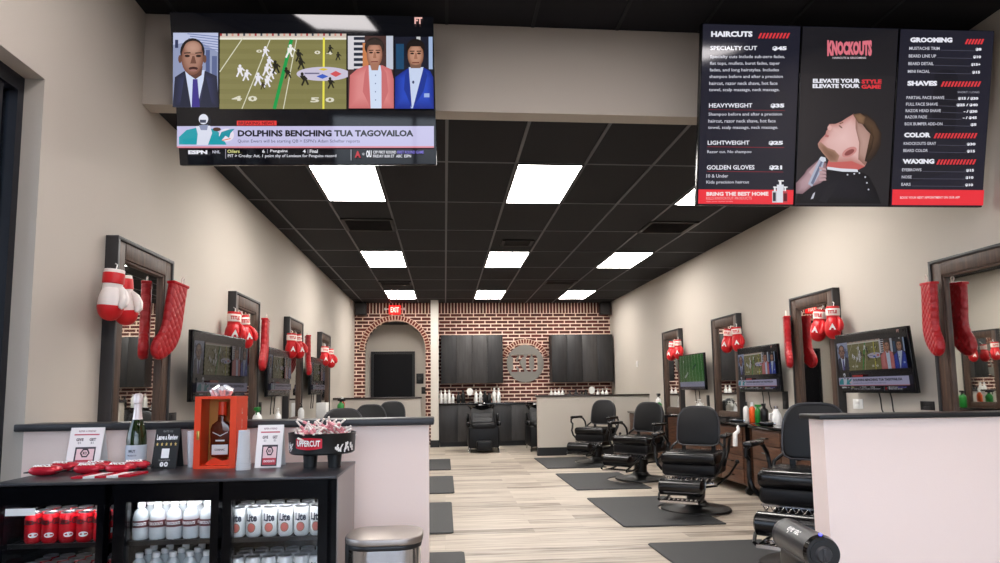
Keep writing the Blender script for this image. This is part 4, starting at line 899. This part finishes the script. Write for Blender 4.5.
# ------------------------------------------------------------------ back wall: cabinets, sign, shampoo units
def wall_cab(x0, n, wd, label, light_doors):
    t = thing('wall_cabinet', label, 'cabinet', (x0, YB-.001, 0)); L = n*wd
    b = MB(); b.box(0, L, -.33, 0, 1.365, 2.43); b.build('body', 'slate', t)
    for k in range(n):
        b = MB(); b.box(k*wd+.004, (k+1)*wd-.004, -.35, -.33, 1.368, 2.427, r=.003); b.build('door', 'slate2' if k in light_doors else 'slate', t)
wall_cab(-.085, 4, .343, 'dark wall cabinet left of the round steel sign', (1, 2))
wall_cab(2.385, 4, .348, 'dark wall cabinet right of the round steel sign', (2,))
t = thing('base_cabinet', 'long dark base cabinet along the brick wall', 'cabinet', (-.13, YB-.001, 0)); L = 3.93
b = MB(); b.box(0, L, -.50, 0, .10, .90); b.build('body', 'slate', t)
b = MB(); b.box(0.02, L, -.44, -.1, 0, .10); b.build('plinth', 'base', t)
b = MB(); b.box(0, L, -.54, 0, .90, .935, r=.004); b.build('countertop', 'blackgloss', t)
for k in range(10):
    b = MB(); b.box(.02+k*.39, .402+k*.39, -.518, -.50, .115, .885, r=.003); b.build('door', 'slate2' if k in (1, 4, 5) else 'slate', t)
# round sign with letters cut through
R = .425
circ = [(R*math.cos(2*PI*i/72), R*math.sin(2*PI*i/72)) for i in range(72)]
def mirrorpts(L): return [(-x, z) for x, z in L]
Kp = [(-.245, .165), (-.125, .165), (-.125, .125), (-.15, .125), (-.15, .03), (-.085, .125), (-.105, .125), (-.105, .165), (-.005, .165), (-.005, .125), (-.03, .125), (-.095, .02), (-.02, -.115), (0.0, -.115), (0.0, -.155), (-.11, -.155), (-.11, -.115), (-.09, -.115), (-.15, -.03), (-.15, -.115), (-.125, -.115), (-.125, -.155), (-.245, -.155), (-.245, -.115), (-.215, -.115), (-.215, .125), (-.245, .125)]
Oa = [(.035, .115), (.075, .165), (.125, .165), (.125, .115), (.105, .115), (.095, .10), (.095, -.09), (.105, -.105), (.125, -.105), (.125, -.155), (.075, -.155), (.035, -.11)]
Ob = [(.285-(x+.0), z) for x, z in Oa]
t = thing('wall_sign', 'round grey steel sign with cut-out letters on the brick wall', 'sign', (1.825, YB-.035, 1.80))
b = curve_plate([circ] + [[(x*1.2+.0-.024, z*1.2) for x, z in q] for q in (Kp, Oa, Ob)], -.006, .006); b.build('disc', 'signsteel', t)
b = MB()
for a in (.7, 2.4, 3.9, 5.5): b.cyl((.38*math.cos(a), .0, .38*math.sin(a)), (.38*math.cos(a), .034, .38*math.sin(a)), .012)
b.build('standoff', 'chrome', t)
Y_ = 14.50
for k, x in enumerate((-.085, .005, .09, .175)):
    bottle('shampoo_bottle', '%s of four white bottles at the left end of the back counter' % ('leftmost', 'second', 'third', 'rightmost')[k], 'bottle', (x, Y_, .935), .037, .29 if k < 3 else .2, 'white', 'white', 'flip', 'white bottles on the back counter')
for k, x in enumerate((.685, .785)): bottle('shampoo_bottle', 'white pump bottle above the shampoo chair, %s of two' % ('left', 'right')[k], 'bottle', (x, Y_, .935), .036, .30, 'white', 'white', 'pump', 'white bottles on the back counter')
for k, x in enumerate((1.09, 1.185)): bottle('shampoo_bottle', 'tall white bottle right of the shampoo chair, %s of two' % ('left', 'right')[k], 'bottle', (x, Y_, .935), .042, .32, 'white', 'white', 'flip', 'white bottles on the back counter')
for k, x in enumerate((2.365, 2.45, 2.535, 2.62)): bottle('shampoo_bottle', '%s of four white pump bottles behind the far right half wall' % ('leftmost', 'second', 'third', 'rightmost')[k], 'bottle', (x, Y_, .935), .037, .29, 'white', 'white', 'pump', 'white pump bottles behind the half wall')
for k, x in enumerate((3.42, 3.53, 3.62)): bottle('shampoo_bottle', '%s of three white pump bottles by the right back corner' % ('left', 'middle', 'right')[k], 'bottle', (x, Y_, .935), .037, .28, 'white', 'white', 'pump', 'white pump bottles in the back corner')
for k, (x, h_) in enumerate(((.30, .24), (.40, .28), (.88, .26), (.97, .22), (2.78, .24), (2.92, .27), (3.05, .22), (3.14, .26))):
    bottle('styling_bottle', 'black bottle on the back counter, %s from the left' % ORD[k], 'bottle', (x, Y_-.02, .935), .045, h_, 'black', 'black', ('spray', 'flip')[k % 2], 'black bottles on the back counter')
def round_mirror(x, lb, m='white'):
    t = thing('hand_mirror', lb, 'mirror', (x, Y_, .935)); b = MB(); b.cyl((0, 0, 0), (0, 0, .015), .055, n=20); b.cyl((0, 0, .01), (0, 0, .17), .008); b.build('stand', 'black', t)
    b = MB(); b.cyl((0, -.012, .245), (0, .012, .245), .082, n=28, sq=(.85, 1)); b.build('frame', m, t)
round_mirror(.55, 'white round mirror on a stand beside the shampoo chair bowl'); round_mirror(3.28, 'cream round mirror on a stand behind the far right half wall')
def make_shampoo(label):
    t = thing('shampoo_chair', label, 'shampoo chair', (0, 0, 0), 0, 'black shampoo chairs')
    b = MB(); b.box(-.30, .30, -.28, .55, .09, .50, r=.03, seg=3); b.build('body', 'vinyl', t)
    b = MB(); b.box(-.235, .235, -.30, .22, .46, .57, r=.04, seg=3); b.build('seat', 'vinyl', t)
    b = MB(); b.box(-.225, .225, -.05, .05, 0, .36, r=.04, seg=3, mx=TR(0, .21, .50) @ RX(-.35)); bk = b.build('backrest', 'backgrey', t)
    b = MB()
    for k in range(3): b.box(-.215, .215, -.058, -.048, .06+k*.1, .066+k*.1, mx=TR(0, .21, .50) @ RX(-.35))
    b.build('seam', 'black', bk)
    for s in (-1, 1):
        b = MB(); b.box(s*.305-.035, s*.305+.035, -.24, .30, .50, .60, r=.03, seg=3); b.box(s*.30-.025, s*.30+.025, .1, .2, .58, .75, r=.02); b.build('armrest', 'vinylgloss', t)
        b = MB(); b.tube([(s*.27, -.26, .11), (s*.29, -.30, .05), (s*.29, -.32, 0.006)], .014, 8); b.tube([(s*.27, .45, .11), (s*.28, .47, 0.006)], .014, 8); b.build('leg', 'chrome', t)
    def bowl(p): return Vector((p.x, p.y, p.z if p.z < 0 else p.z*.12))
    b = MB(); b.lathe([(0, .74), (.10, .74), (.22, .79), (.285, .88), (.30, .905), (.285, .91), (.25, .87), (.18, .80), (0, .78)], 32, c=(0, .50, 0), sy=1.0); b.box(-.16, .16, .36, .68, .48, .76, r=.03); b.build('bowl', 'blackgloss', t)
    b = MB(); b.tube([(0, .74, .9), (0, .74, 1.02), (0, .70, 1.05), (0, .62, 1.04)], .012, 8); b.ball((.07, .745, .93), .022); b.build('tap', 'chrome', t)
    b = MB(); b.box(-.15, .15, -.44, -.26, .05, .24, r=.03, seg=3); b.build('leg_rest', 'vinyl', t)
    return t
sh = make_shampoo('black shampoo chair with a wash bowl in front of the dark base cabinet'); sh.location = (.755, 13.12, 0)
dup(sh, 'black shampoo chair mostly hidden behind the far right half wall', (1.96, 13.12, 0), 0)

# ------------------------------------------------------------------ reception: drinks cooler
FX0, FX1, FY0, FY1, FZ = -1.75, -.445, 2.745, 3.295, .88
t = thing('drinks_cooler', 'black three door glass front drinks cooler beside the left half wall', 'cooler', (0, 0, 0))
b = MB(); b.box(FX1-.001, FX1+.004, FY0+.05, FY1, .03, .868); b.build('side_reflection', 'sidereflect', t)  # added sheet, its grey paints the bright room's reflection on the black side
DO = [(-1.748, -1.335), (-1.300, -.900), (-.885, -.475)]       # door leaf extents
GL = [(-1.715, -1.362), (-1.255, -.930), (-.851, -.512)]        # glass extents
b = MB(); b.box(FX0, FX1, FY0+.05, FY1, .81, .868); b.box(FX0, FX1, FY0+.05, FY1, .03, .16); b.box(FX0, FX0+.02, FY0+.05, FY1, .16, .81); b.box(FX1-.035, FX1, FY0+.05, FY1, .16, .81); b.box(FX0+.02, FX1-.035, FY1-.03, FY1, .16, .81)
b.box(-1.318, -1.306, FY0+.06, FY1-.03, .16, .81); b.box(-.908, -.896, FY0+.06, FY1-.03, .16, .81); b.build('body', 'cooler', t)
b = MB(); b.box(FX0-.01, FX1+.008, FY0-.010, FY1, .868, FZ, r=.003); b.build('countertop', 'cooltop', t)
for k, ((d0, d1), (g0, g1)) in enumerate(zip(DO, GL)):
    b = MB(); b.box(d0, g0, FY0, FY0+.045, .10, .866); b.box(g1, d1, FY0, FY0+.045, .10, .866); b.box(g0, g1, FY0, FY0+.045, .10, .18); b.box(g0, g1, FY0, FY0+.045, .795, .866); dr = b.build('door', 'cooler', t)
    b = MB(); b.box(g0, g1, FY0+.012, FY0+.018, .18, .792); b.build('pane', 'pane', dr)
    b = MB(); b.box(g0+.01, g1-.01, FY0+.055, FY0+.07, .796, .808); b.build('light_strip', 'led', t)
    for z in (.428, .628):
        b = MB(); b.box(g0-.02, g1+.02, FY0+.055, FY0+.062, z-.012, z+.006); b.box(g0-.02, g1+.02, FY1-.04, FY1-.032, z-.006, z)
        n = 16
        for i in range(n+1): x = g0-.015+(g1-g0+.03)*i/n; b.box(x-.0025, x+.0025, FY0+.06, FY1-.035, z-.005, z)
        b.build('shelf', 'iron', t)
b = MB(); b.box(-1.70, -1.59, FY0-.002, FY0, .755, .782); b.build('price_strip', 'label', t)
def wrap_text(b, s, w_, h_, r, z, bold, a0=0.0, mi=1):
    def fn(p):
        a = p.x/r; return Vector((r*math.sin(a), p.y, r-r*math.cos(a)))
    b.text(s, w_, h_, RZ(a0) @ TR(0, -r, z) @ FRONT @ Matrix.Scale(-1, 4, (0, 0, 1)), bold=bold, fn=fn, mi=mi)
def wrap_disc(b, r, z, rad, mi, a0=0.0, rx=None, n=20):
    bm = bmesh.new(); V = []
    for i in range(n):
        a = (rx or rad)*math.cos(2*PI*i/n)/r; V.append(bm.verts.new((r*math.sin(a), -r*math.cos(a), z+rad*math.sin(2*PI*i/n))))
    c = bm.verts.new((0, -r*1.004, z))
    for i in range(n): bm.faces.new((V[i], V[(i+1) % n], c))
    bmesh.ops.transform(bm, matrix=RZ(a0), verts=bm.verts); b.add(bm, mi)
def make_can(name, label, kind, group):
    t = thing(name, label, 'can', (0, 0, 0), 0, group); R_ = .031
    b = MB(); b.lathe([(0, 0), (.022, 0), (R_*.9, .006), (R_, .014), (R_, .1), (.027, .116), (.0265, .118), (0, .118)], 20); b.build('body', 'canred' if kind == 'cola' else 'canwhite', t)
    b = MB(); b.lathe([(.027, .1165), (.0275, .121), (.0255, .121), (.0245, .119), (0, .119)], 20); b.build('lid', 'canlid', t)
    b = MB()
    if kind == 'cola':
        for k in range(3): wrap_text(b, 'Coca-Cola', .10, .026, R_+.0004, .088, .03, a0=.6+k*2.1, mi=0)
        wrap_disc(b, R_+.0004, .035, .010, 1, .5, rx=.017); wrap_disc(b, R_+.0004, .035, .010, 1, 2.6, rx=.017); b.build('printing', ['blackcola', 'label'], t)
    else:
        wrap_text(b, 'Lite', .046, .032, R_+.0005, .080, .04, mi=0); wrap_disc(b, R_+.0004, .040, .0195, 2, rx=.0175); wrap_disc(b, R_+.0009, .040, .0165, 1, rx=.0145); b.build('printing', ['navy', 'coral', 'gold'], t)
    return t
def make_water(label):
    t = thing('water_bottle', label, 'water bottle', (0, 0, 0), 0, 'water bottles in the cooler'); R_ = .031
    b = MB(); b.lathe([(0, .004), (.018, 0), (R_*.92, .004), (R_, .012), (R_*.95, .024), (R_, .034), (R_, .084), (R_*.97, .092), (.024, .114), (.013, .126), (.0125, .134), (0, .134)], 20); b.build('body', 'water', t)
    b = MB(); b.lathe([(.0145, .130), (.0145, .147), (.012, .149), (0, .149)], 16); b.build('cap', 'white', t)
    b = MB(); b.lathe([(R_+.0002, .052), (R_+.0008, .0525), (R_+.0008, .0795), (R_+.0002, .080)], 20); lb_ = b.build('label', 'darkredlabel', t)
    b = MB()
    for k in range(3): wrap_text(b, 'KNOCKOUTS', .055, .012, R_+.0012, .067, .04, a0=.2+k*2.1, mi=0)
    b.build('label_lettering', 'label', lb_); return t
ROWS = ['front', 'second', 'third']; SHELF = [(.628, 'upper shelf'), (.428, 'lower shelf')]
def fill(make, xs_, what, dy=.066, y0=FY0+.105):
    src = None
    for z, sn in SHELF:
        for r in range(3):
            for i, x in enumerate(xs_):
                lb = '%s, %s row, %s from left, cooler %s' % (what, ROWS[r], ORD[i], sn)
                loc = (x+(.007 if r % 2 else 0), y0+r*dy, z+.0008); rz = random.uniform(-.25, .25)
                if src is None: src = make(lb); src.location = loc
                else: dup(src, lb, loc, rz)
fill(lambda l: make_can('cola_can', l, 'cola', 'red cola cans in the cooler'), [-1.655+.066*i for i in range(5)], 'red cola can')
fill(make_water, [-1.240+.066*i for i in range(5)], 'clear red-labelled water bottle')
fill(lambda l: make_can('beer_can', l, 'beer', 'white beer cans in the cooler'), [-.855+.0645*i for i in range(6)], 'white beer can')

# ------------------------------------------------------------------ on the cooler
def px_pack(x, y, rz, lb, dz=0.0):
    t = thing('snack_pack', lb, 'snack pack', (x, y, FZ+dz), rz, 'red snack packs on the cooler'); 
    def pil(p): return Vector((p.x, p.y, p.z*(1-abs(p.x)**3*.75)*(1-abs(p.y)**3*.6)+.0))
    b = MB(); b.ball((0, 0, .021), (.060, .042, .021), u=20, v=10, fn=lambda p: Vector((math.copysign(abs(p.x)**.6, p.x), math.copysign(abs(p.y)**.6, p.y), p.z))); b.build('pack', 'redfoil', t)
    b = MB(); b.box(-.068, -.052, -.036, .036, .013, .018); b.box(.052, .068, -.036, .036, .013, .018); b.build('seal', 'black', t)
    b = MB(); b.text('KNOCK', .07, .020, TR(0, -.026, .0425) @ RX(.42), bold=.06); b.build('lettering', 'white', t)
for k, (x, y, rz, lb) in enumerate(((-1.700, 2.99, .1, 'front left red snack pack on the cooler'), (-1.70, 3.13, -.1, 'red snack pack behind the leftmost one'), (-1.535, 3.02, .05, 'red snack pack in front of the white tent card'), (-1.555, 3.13, .1, 'red snack pack lying against the white tent card'), (-1.405, 3.02, -.1, 'red snack pack behind the striped napkins'), (-1.395, 3.13, .25, 'rightmost red snack pack before the champagne bottle'))):
    px_pack(x, y, rz, lb)
t = thing('striped_napkins', 'flat red and white striped packet on the cooler edge', 'packet', (-1.405, 2.905, FZ), .10); 
for k in range(5):
    b = MB(); b.prism([(-.115+k*.044, -.06), (-.115+(k+1)*.044, -.06), (-.085+(k+1)*.044, .07), (-.085+k*.044, .07)], 0, .008 if k % 2 else .0085, 'xy'); b.build('stripe', ('redfoil', 'white')[k % 2], t)
def tent(name, label, x0, x1, y, h_, face):
    t = thing(name, label, 'tent card', ((x0+x1)/2, y, FZ)); w_ = (x1-x0)
    b = MB(); b.prism([(-.045, 0), (.0, h_), (.045, 0), (.043, 0), (0, h_-.006), (-.043, 0)], -w_/2, w_/2, 'yz'); b.build('card', 'white' if face != 'black' else 'cardside', t)
    p = Pic(w_-.004, h_*1.02, step=.00008, back='#efe8e6' if face != 'black' else '#151515', quad=[(0, 0), (100, 0), (100, 110), (0, 110)])
    if face == 'black':
        p.text('RATE US', 30, 5, 70, 11, '#8a8a8a'); p.text('Leave a Review', 6, 17, 94, 32, '#f0f0f0', .04)
        for k in range(5): s_ = [(12+k*19+5.5*(1 if i % 2 == 0 else .45)*math.sin(i*PI/5), 44-5.8*(1 if i % 2 == 0 else .45)*math.cos(i*PI/5)) for i in range(10)]; p.poly(s_, '#e0c070')
        p.rect(34, 56, 66, 82, '#efefef'); p.text('SCAN & SHARE', 26, 86, 74, 90, '#9a9a9a'); p.ell(41, 99, 8, 6.6, '#efefef'); p.ell(59, 99, 8, 6.6, '#efefef'); p.text('f', 39.5, 96, 42.5, 102, '#151515', .05); p.ell(59, 99, 3, 2.6, '#151515', 12)
    else:
        p.text('REFER A FRIEND', 24, 7, 76, 12, '#9a7078', .02); p.rect(12, 17, 88, 20.5, '#c0505e'); p.text('GIVE', 20, 28, 42, 36, '#6a5a5e', .05); p.text('GET', 60, 28, 80, 36, '#6a5a5e', .05); p.text('$5', 26, 38, 36, 44, '#6a5a5e'); p.text('$5', 65, 38, 75, 44, '#6a5a5e')
        p.rect(22, 52, 84, 107, '#3a343a'); p.rect(27, 57, 80, 86, '#e6c4c6'); p.ell(53, 68, 15, 13, '#3a2a30', 6); p.ell(53, 68, 10, 8.5, '#e6c4c6', 6); p.text('KO', 47, 64, 59, 72, '#3a2a30', .06); p.rect(27, 86, 80, 103, '#b8303f'); p.text('KNOCKOUTS', 32, 91, 75, 97, '#f4e4e4', .04)
    p.build('print', 'print', t, (0, -.0235, h_/2-.0), (-math.atan2(.045, h_), 0, 0)); return t
tent('tent_card', 'white tent card behind the red snack packs', -1.735, -1.585, 3.235, .187, 'white')
tent('tent_card', 'black review tent card with gold stars beside the champagne bottle', -1.335, -1.225, 3.19, .180, 'black')
tent('tent_card', 'white tent card between the clear cups and the stick bowl', -.862, -.745, 3.14, .190, 'white')
t = thing('champagne_bottle', 'green champagne bottle with pale foil on the cooler', 'bottle', (-1.435, 3.22, FZ))
b = MB(); b.lathe([(0, .004), (.03, 0), (.042, .004), (.0435, .02), (.0435, .13), (.040, .16), (.029, .20), (.0185, .235), (.0155, .27), (0, .27)], 28); b.build('bottle', 'greenglass', t)
b = MB(); b.lathe([(.0245, .213), (.0195, .235), (.0165, .27), (.0165, .295), (.0205, .298), (.0215, .325), (.018, .338), (.012, .342), (0, .343)], 24); b.build('foil', 'foil', t)
b = MB(); b.lathe([(.0442, .035), (.0442, .105)], 28); lo = b.build('label', 'bluelabel', t)
b = MB(); wrap_text(b, 'BRUT', .03, .012, .0448, .078, .03, mi=0); wrap_text(b, 'PROSECCO', .04, .007, .0448, .058, .02, mi=0); b.build('label_lettering', 'navy', lo)
t = thing('gift_box', 'open orange gift box holding a cognac bottle', 'gift box', (-1.04, 3.18, FZ)); w_, d_, h_ = .092, .085, .325
b = MB(); b.box(-w_, -w_+.010, -d_, d_, 0, h_); b.box(w_-.010, w_, -d_, d_, 0, h_); b.box(-w_+.010, w_-.010, -d_, d_, 0, .012); b.box(-w_+.010, w_-.010, -d_, d_, h_-.012, h_); b.box(-w_+.010, w_-.010, d_-.008, d_, .012, h_-.012)
b.box(-w_+.01, -w_+.028, -d_, -d_+.006, .012, h_-.012); b.box(w_-.028, w_-.01, -d_, -d_+.006, .012, h_-.012); b.build('box', 'orange', t)
b = MB(); b.box(-w_+.0105, w_-.0105, d_-.012, d_-.0085, .013, h_-.013); b.build('lining', 'orangein', t)
b = MB(); b.prism([(-.06, .012), (.055, .012), (.06, .04), (.02, .03), (-.015, .045), (-.045, .028)], -.04, .035, 'xz'); b.build('inlay', 'orange', t)
b = MB(); b.cyl((-w_+.019, -d_-.004, .15), (-w_+.019, -d_+.002, .15), .006); b.box(-w_+.013, -w_+.025, -d_-.006, -d_, .13, .17, r=.002); b.build('clasp', 'goldmetal', t)
b = MB(); b.text('V S O P', .2, .012, TR(w_+.0006, 0, .17) @ RZ(PI/2) @ FRONT @ RZ(PI/2), bold=.02); b.build('side_lettering', 'foil', t)
t = thing('cognac_bottle', 'amber cognac bottle with orange cap inside the gift box', 'bottle', (-1.035, 3.175, FZ+.045))
b = MB(); b.prism([(-.038, 0), (.038, 0), (.044, .01), (.047, .13), (.04, .15), (.016, .168), (.014, .195), (-.014, .195), (-.016, .168), (-.04, .15), (-.047, .13), (-.044, .01)], -.024, .024, 'xz', r=.01, seg=3); b.build('bottle', 'cognac', t)
b = MB(); b.cyl((0, 0, .19), (0, 0, .255), .019, .0185, n=20); b.build('cap', 'orange', t)
b = MB(); b.box(-.036, .036, -.0262, -.0240, .012, .058, r=.001); lo2 = b.build('label', 'label', t)
b = MB(); b.text('COGNAC', .045, .009, TR(0, -.0268, .035) @ FRONT, bold=.03); b.build('label_lettering', 'navy', lo2)
b = MB(); b.tube([(-.034, -.0245, .115), (0, -.0255, .098), (.034, -.0245, .115)], .0022, 5); b.box(-.02, .02, -.0258, -.024, .073, .08); b.build('emblem', 'label', t)
t = thing('gift_bow', 'silver ribbon bow on top of the orange gift box', 'bow', (-1.04, 3.17, FZ+.325))
b = MB()
for k in range(12):
    a = k*2.4; L = .058 if k % 2 else .045; zt = .012+.016*((k*5) % 4)/3
    b.tube([(0, 0, .006), (L*.5*math.cos(a), L*.4*math.sin(a), zt+.016), (L*math.cos(a), L*.7*math.sin(a), zt+.004), (L*.75*math.cos(a+.15), L*.5*math.sin(a+.15), .005), (0, 0, .004)], [.006, .012, .010, .009, .005], 6)
b.build('loops', 'silver', t)
b = MB(); b.ball((0, 0, .022), (.014, .012, .014)); b.build('knot', 'silver', t)
def cups(label, x, y, r, h_, n, flip):
    t = thing('cup_stack', label, 'cups', (x, y, FZ))
    b = MB(); prof = [(0, .003), (r*.8, .003), (r*.78, 0), (r*.8, 0), (r, h_-.004*n), (r*1.05, h_-.004*n)]
    for k in range(n): prof += [(r*1.06, h_-.004*(n-k)+.003), (r, h_-.004*(n-k)+.003), (r, h_-.004*(n-k-1))]
    prof += [(r*.96, h_), (r*.78, .008), (0, .008)]
    b.lathe(prof, 24); b.build('cup', 'clear', t)
cups('clear plastic cup beside the black tent card', -1.165, 3.19, .030, .165, 1, False)
t = thing('cup_stack', 'stack of clear plastic cups right of the orange gift box', 'cups', (-.895, 3.04, FZ))
for k in range(3):
    b = MB(); r = .030; z = .012*k; b.lathe([(r, z), (r*.78, z+.15), (0, z+.15), (0, z+.148), (r*.76, z+.148), (r*.97, z)], 24); b.lathe([(r*1.06, z), (r*1.06, z+.005), (r*.98, z+.005), (r*.98, z)], 24); b.build('cup', 'clear', t)
# bowl of wrapped sticks on two cups
t = thing('stick_bowl', 'round black tin with a red label on two black cups', 'bowl', (-.553, 3.05, FZ))
for x in (-.052, .055):
    b = MB(); b.lathe([(0, 0), (.028, 0), (.033, .066), (0, .066)], 20, c=(x, 0, 0)); b.build('cup_foot', 'black', t)
b = MB(); b.lathe([(0, .066), (.135, .066), (.143, .072), (.148, .155), (.150, .158), (.145, .158), (.139, .085), (0, .08)], 40); tin = b.build('tin', 'black', t)
b = MB(); wrap_text(b, 'UPPERCUT', .108, .026, .1487, .118, .03, a0=-.25, mi=1)
rr_ = .1475; bm_ = bmesh.new(); n = 12; A_ = []; B_ = []
for i in range(n+1):
    a = -.25+(-.062+.124*i/n)/rr_; zt = .138+.004*math.sin(PI*i/n); zb = .098-.008*math.sin(PI*i/n)
    A_.append(bm_.verts.new((rr_*math.sin(a), -rr_*math.cos(a), zt))); B_.append(bm_.verts.new((rr_*math.sin(a), -rr_*math.cos(a), zb)))
for i in range(n): bm_.faces.new((A_[i], B_[i], B_[i+1], A_[i+1]))
b.add(bm_, 0); b.build('tin_label', ['redfoil', 'white'], tin)
b = MB(); rnd = random.Random(5)
for k in range(46):
    a = rnd.uniform(-1.5, 1.35); a = a if not -.95 < a < .45 else rnd.choice((-1.4, -1.3, .6, .9))+.4*rnd.random(); z = .075+.03*rnd.random(); r = .1445+.0025*(z-.07)/.08; L = rnd.uniform(.008, .02); q = rnd.uniform(-.9, .9); bm_ = bmesh.new(); V = []
    for u, v in ((-.004, 0), (.004, 0), (.0055, L), (-.0025, L)):
        aa = a+(u+q*v)/r; V.append(bm_.verts.new((r*1.006*math.sin(aa), -r*1.006*math.cos(aa), z+v)))
    bm_.faces.new(V); b.add(bm_)
b.build('tin_pattern', 'white', tin)
t0 = None; rnd = random.Random(11)
for k in range(64):
    a = rnd.uniform(0, 2*PI); rad = .124*math.sqrt(rnd.random()); x = -.553+rad*math.cos(a); y = 3.05+rad*math.sin(a); z = FZ+.112+.065*(1-(rad/.14)**2)*rnd.random()+ .03*rnd.random()
    e = (rnd.choice((-1, 1))*rnd.uniform(.5, 1.4), rnd.uniform(-.6, .6), rnd.uniform(0, 6.28))
    if t0 is None:
        t0 = thing('wrapped_stick', 'white and pink wrapped stick heaped in the black round tin', 'stick', (x, y, z), 0, 'wrapped sticks in the tin')
        b = MB(); b.tube([(0, 0, -.060), (0, 0, .060)], .0045, 6); b.build('stick', 'cream', t0)
        b = MB(); b.tube([(0, 0, -.015), (0, 0, .03)], .0068, 6); b.build('wrapper', 'pink', t0)
        t0.rotation_euler = e; t1 = t0
    else: o = dup(t0, t0['label'], (x, y, z)); o.rotation_euler = e
b = None
# ------------------------------------------------------------------ bin and vacuum
t = thing('trash_can', 'stainless steel step bin at the end of the left half wall', 'trash can', (-.235, 2.665, 0))
def rrect(w_, d_, r, n=8):
    P = []
    for cx_, cy_, a0 in ((w_-r, d_-r, 0), (-w_+r, d_-r, PI/2), (-w_+r, -d_+r, PI), (w_-r, -d_+r, 1.5*PI)):
        P += [(cx_+r*math.cos(a0+PI/2*i/n), cy_+r*math.sin(a0+PI/2*i/n)) for i in range(n+1)]
    return P
b = MB(); b.prism(rrect(.137, .118, .085), .03, .625, 'xy'); b.build('body', 'chrome2', t)
b = MB(); b.prism(rrect(.145, .126, .09), .0, .032, 'xy', r=.006); b.build('base', 'black', t)
b = MB(); b.prism(rrect(.142, .123, .088), .622, .640, 'xy', r=.004); b.build('rim', 'black', t)
b = MB(); b.prism(rrect(.147, .128, .09), .640, .668, 'xy', r=.007, seg=3); b.build('lid', 'steel', t)
b = MB(); b.box(-.155, -.13, -.02, .05, .55, .66, r=.01); b.build('hinge', 'black', t)
b = MB(); b.box(-.06, .06, -.165, -.12, .012, .03, r=.006); b.build('pedal', 'black', t)
# touchless vacuum
ax = Vector((-.13, -1, 0)).normalized(); 
t = thing('vacuum', 'black touchless floor vacuum beside the right half wall', 'vacuum', (1.475, 2.63, 0)); t.rotation_euler = (0, 0, math.atan2(ax.y, ax.x))
b = MB(); mx = TR(0, 0, .570)
b.cyl((-.185, 0, .570), (.12, 0, .570), .068, n=40); b.cyl((-.205, 0, .570), (-.185, 0, .570), .07, .068, n=40); b.build('canister', 'vacgrey', t)
b = MB(); b.cyl((.12, 0, .570), (.142, 0, .570), .070, .064, n=40); b.cyl((.142, 0, .570), (.146, 0, .570), .05, n=32); ec = b.build('end_cap', 'blackgloss', t)
b = MB(); b.cyl((.146, 0, .570), (.158, 0, .570), .032, .026, n=24); b.box(.157, .164, -.006, .006, .547, .593, r=.002); b.build('filter_knob', 'rim', ec)
b = MB(); b.box(-.17, .11, -.06, .06, .05, .54, r=.03, seg=3); b.box(-.22, .13, -.10, .10, 0.0, .07, r=.015); b.build('body', 'black', t)
b = MB(); b.box(-.228, -.21, -.09, .09, .008, .045, r=.004); b.build('intake', 'rim', t)
b = MB()
def vw(p): a = p.y/.068; return Vector((p.x, .0686*math.sin(a), .0686*math.cos(a)-.0686))
b.text('eye·vac', .115, .034, TR(-.03, 0, .570) @ RX(math.radians(42)) @ TR(0, 0, 0.0688), bold=.02, fn=vw); b.build('lettering', 'white', t)
b = MB(); b.ball((.125, 0, .640), .006); b.build('indicator_lamp', 'blue', t)
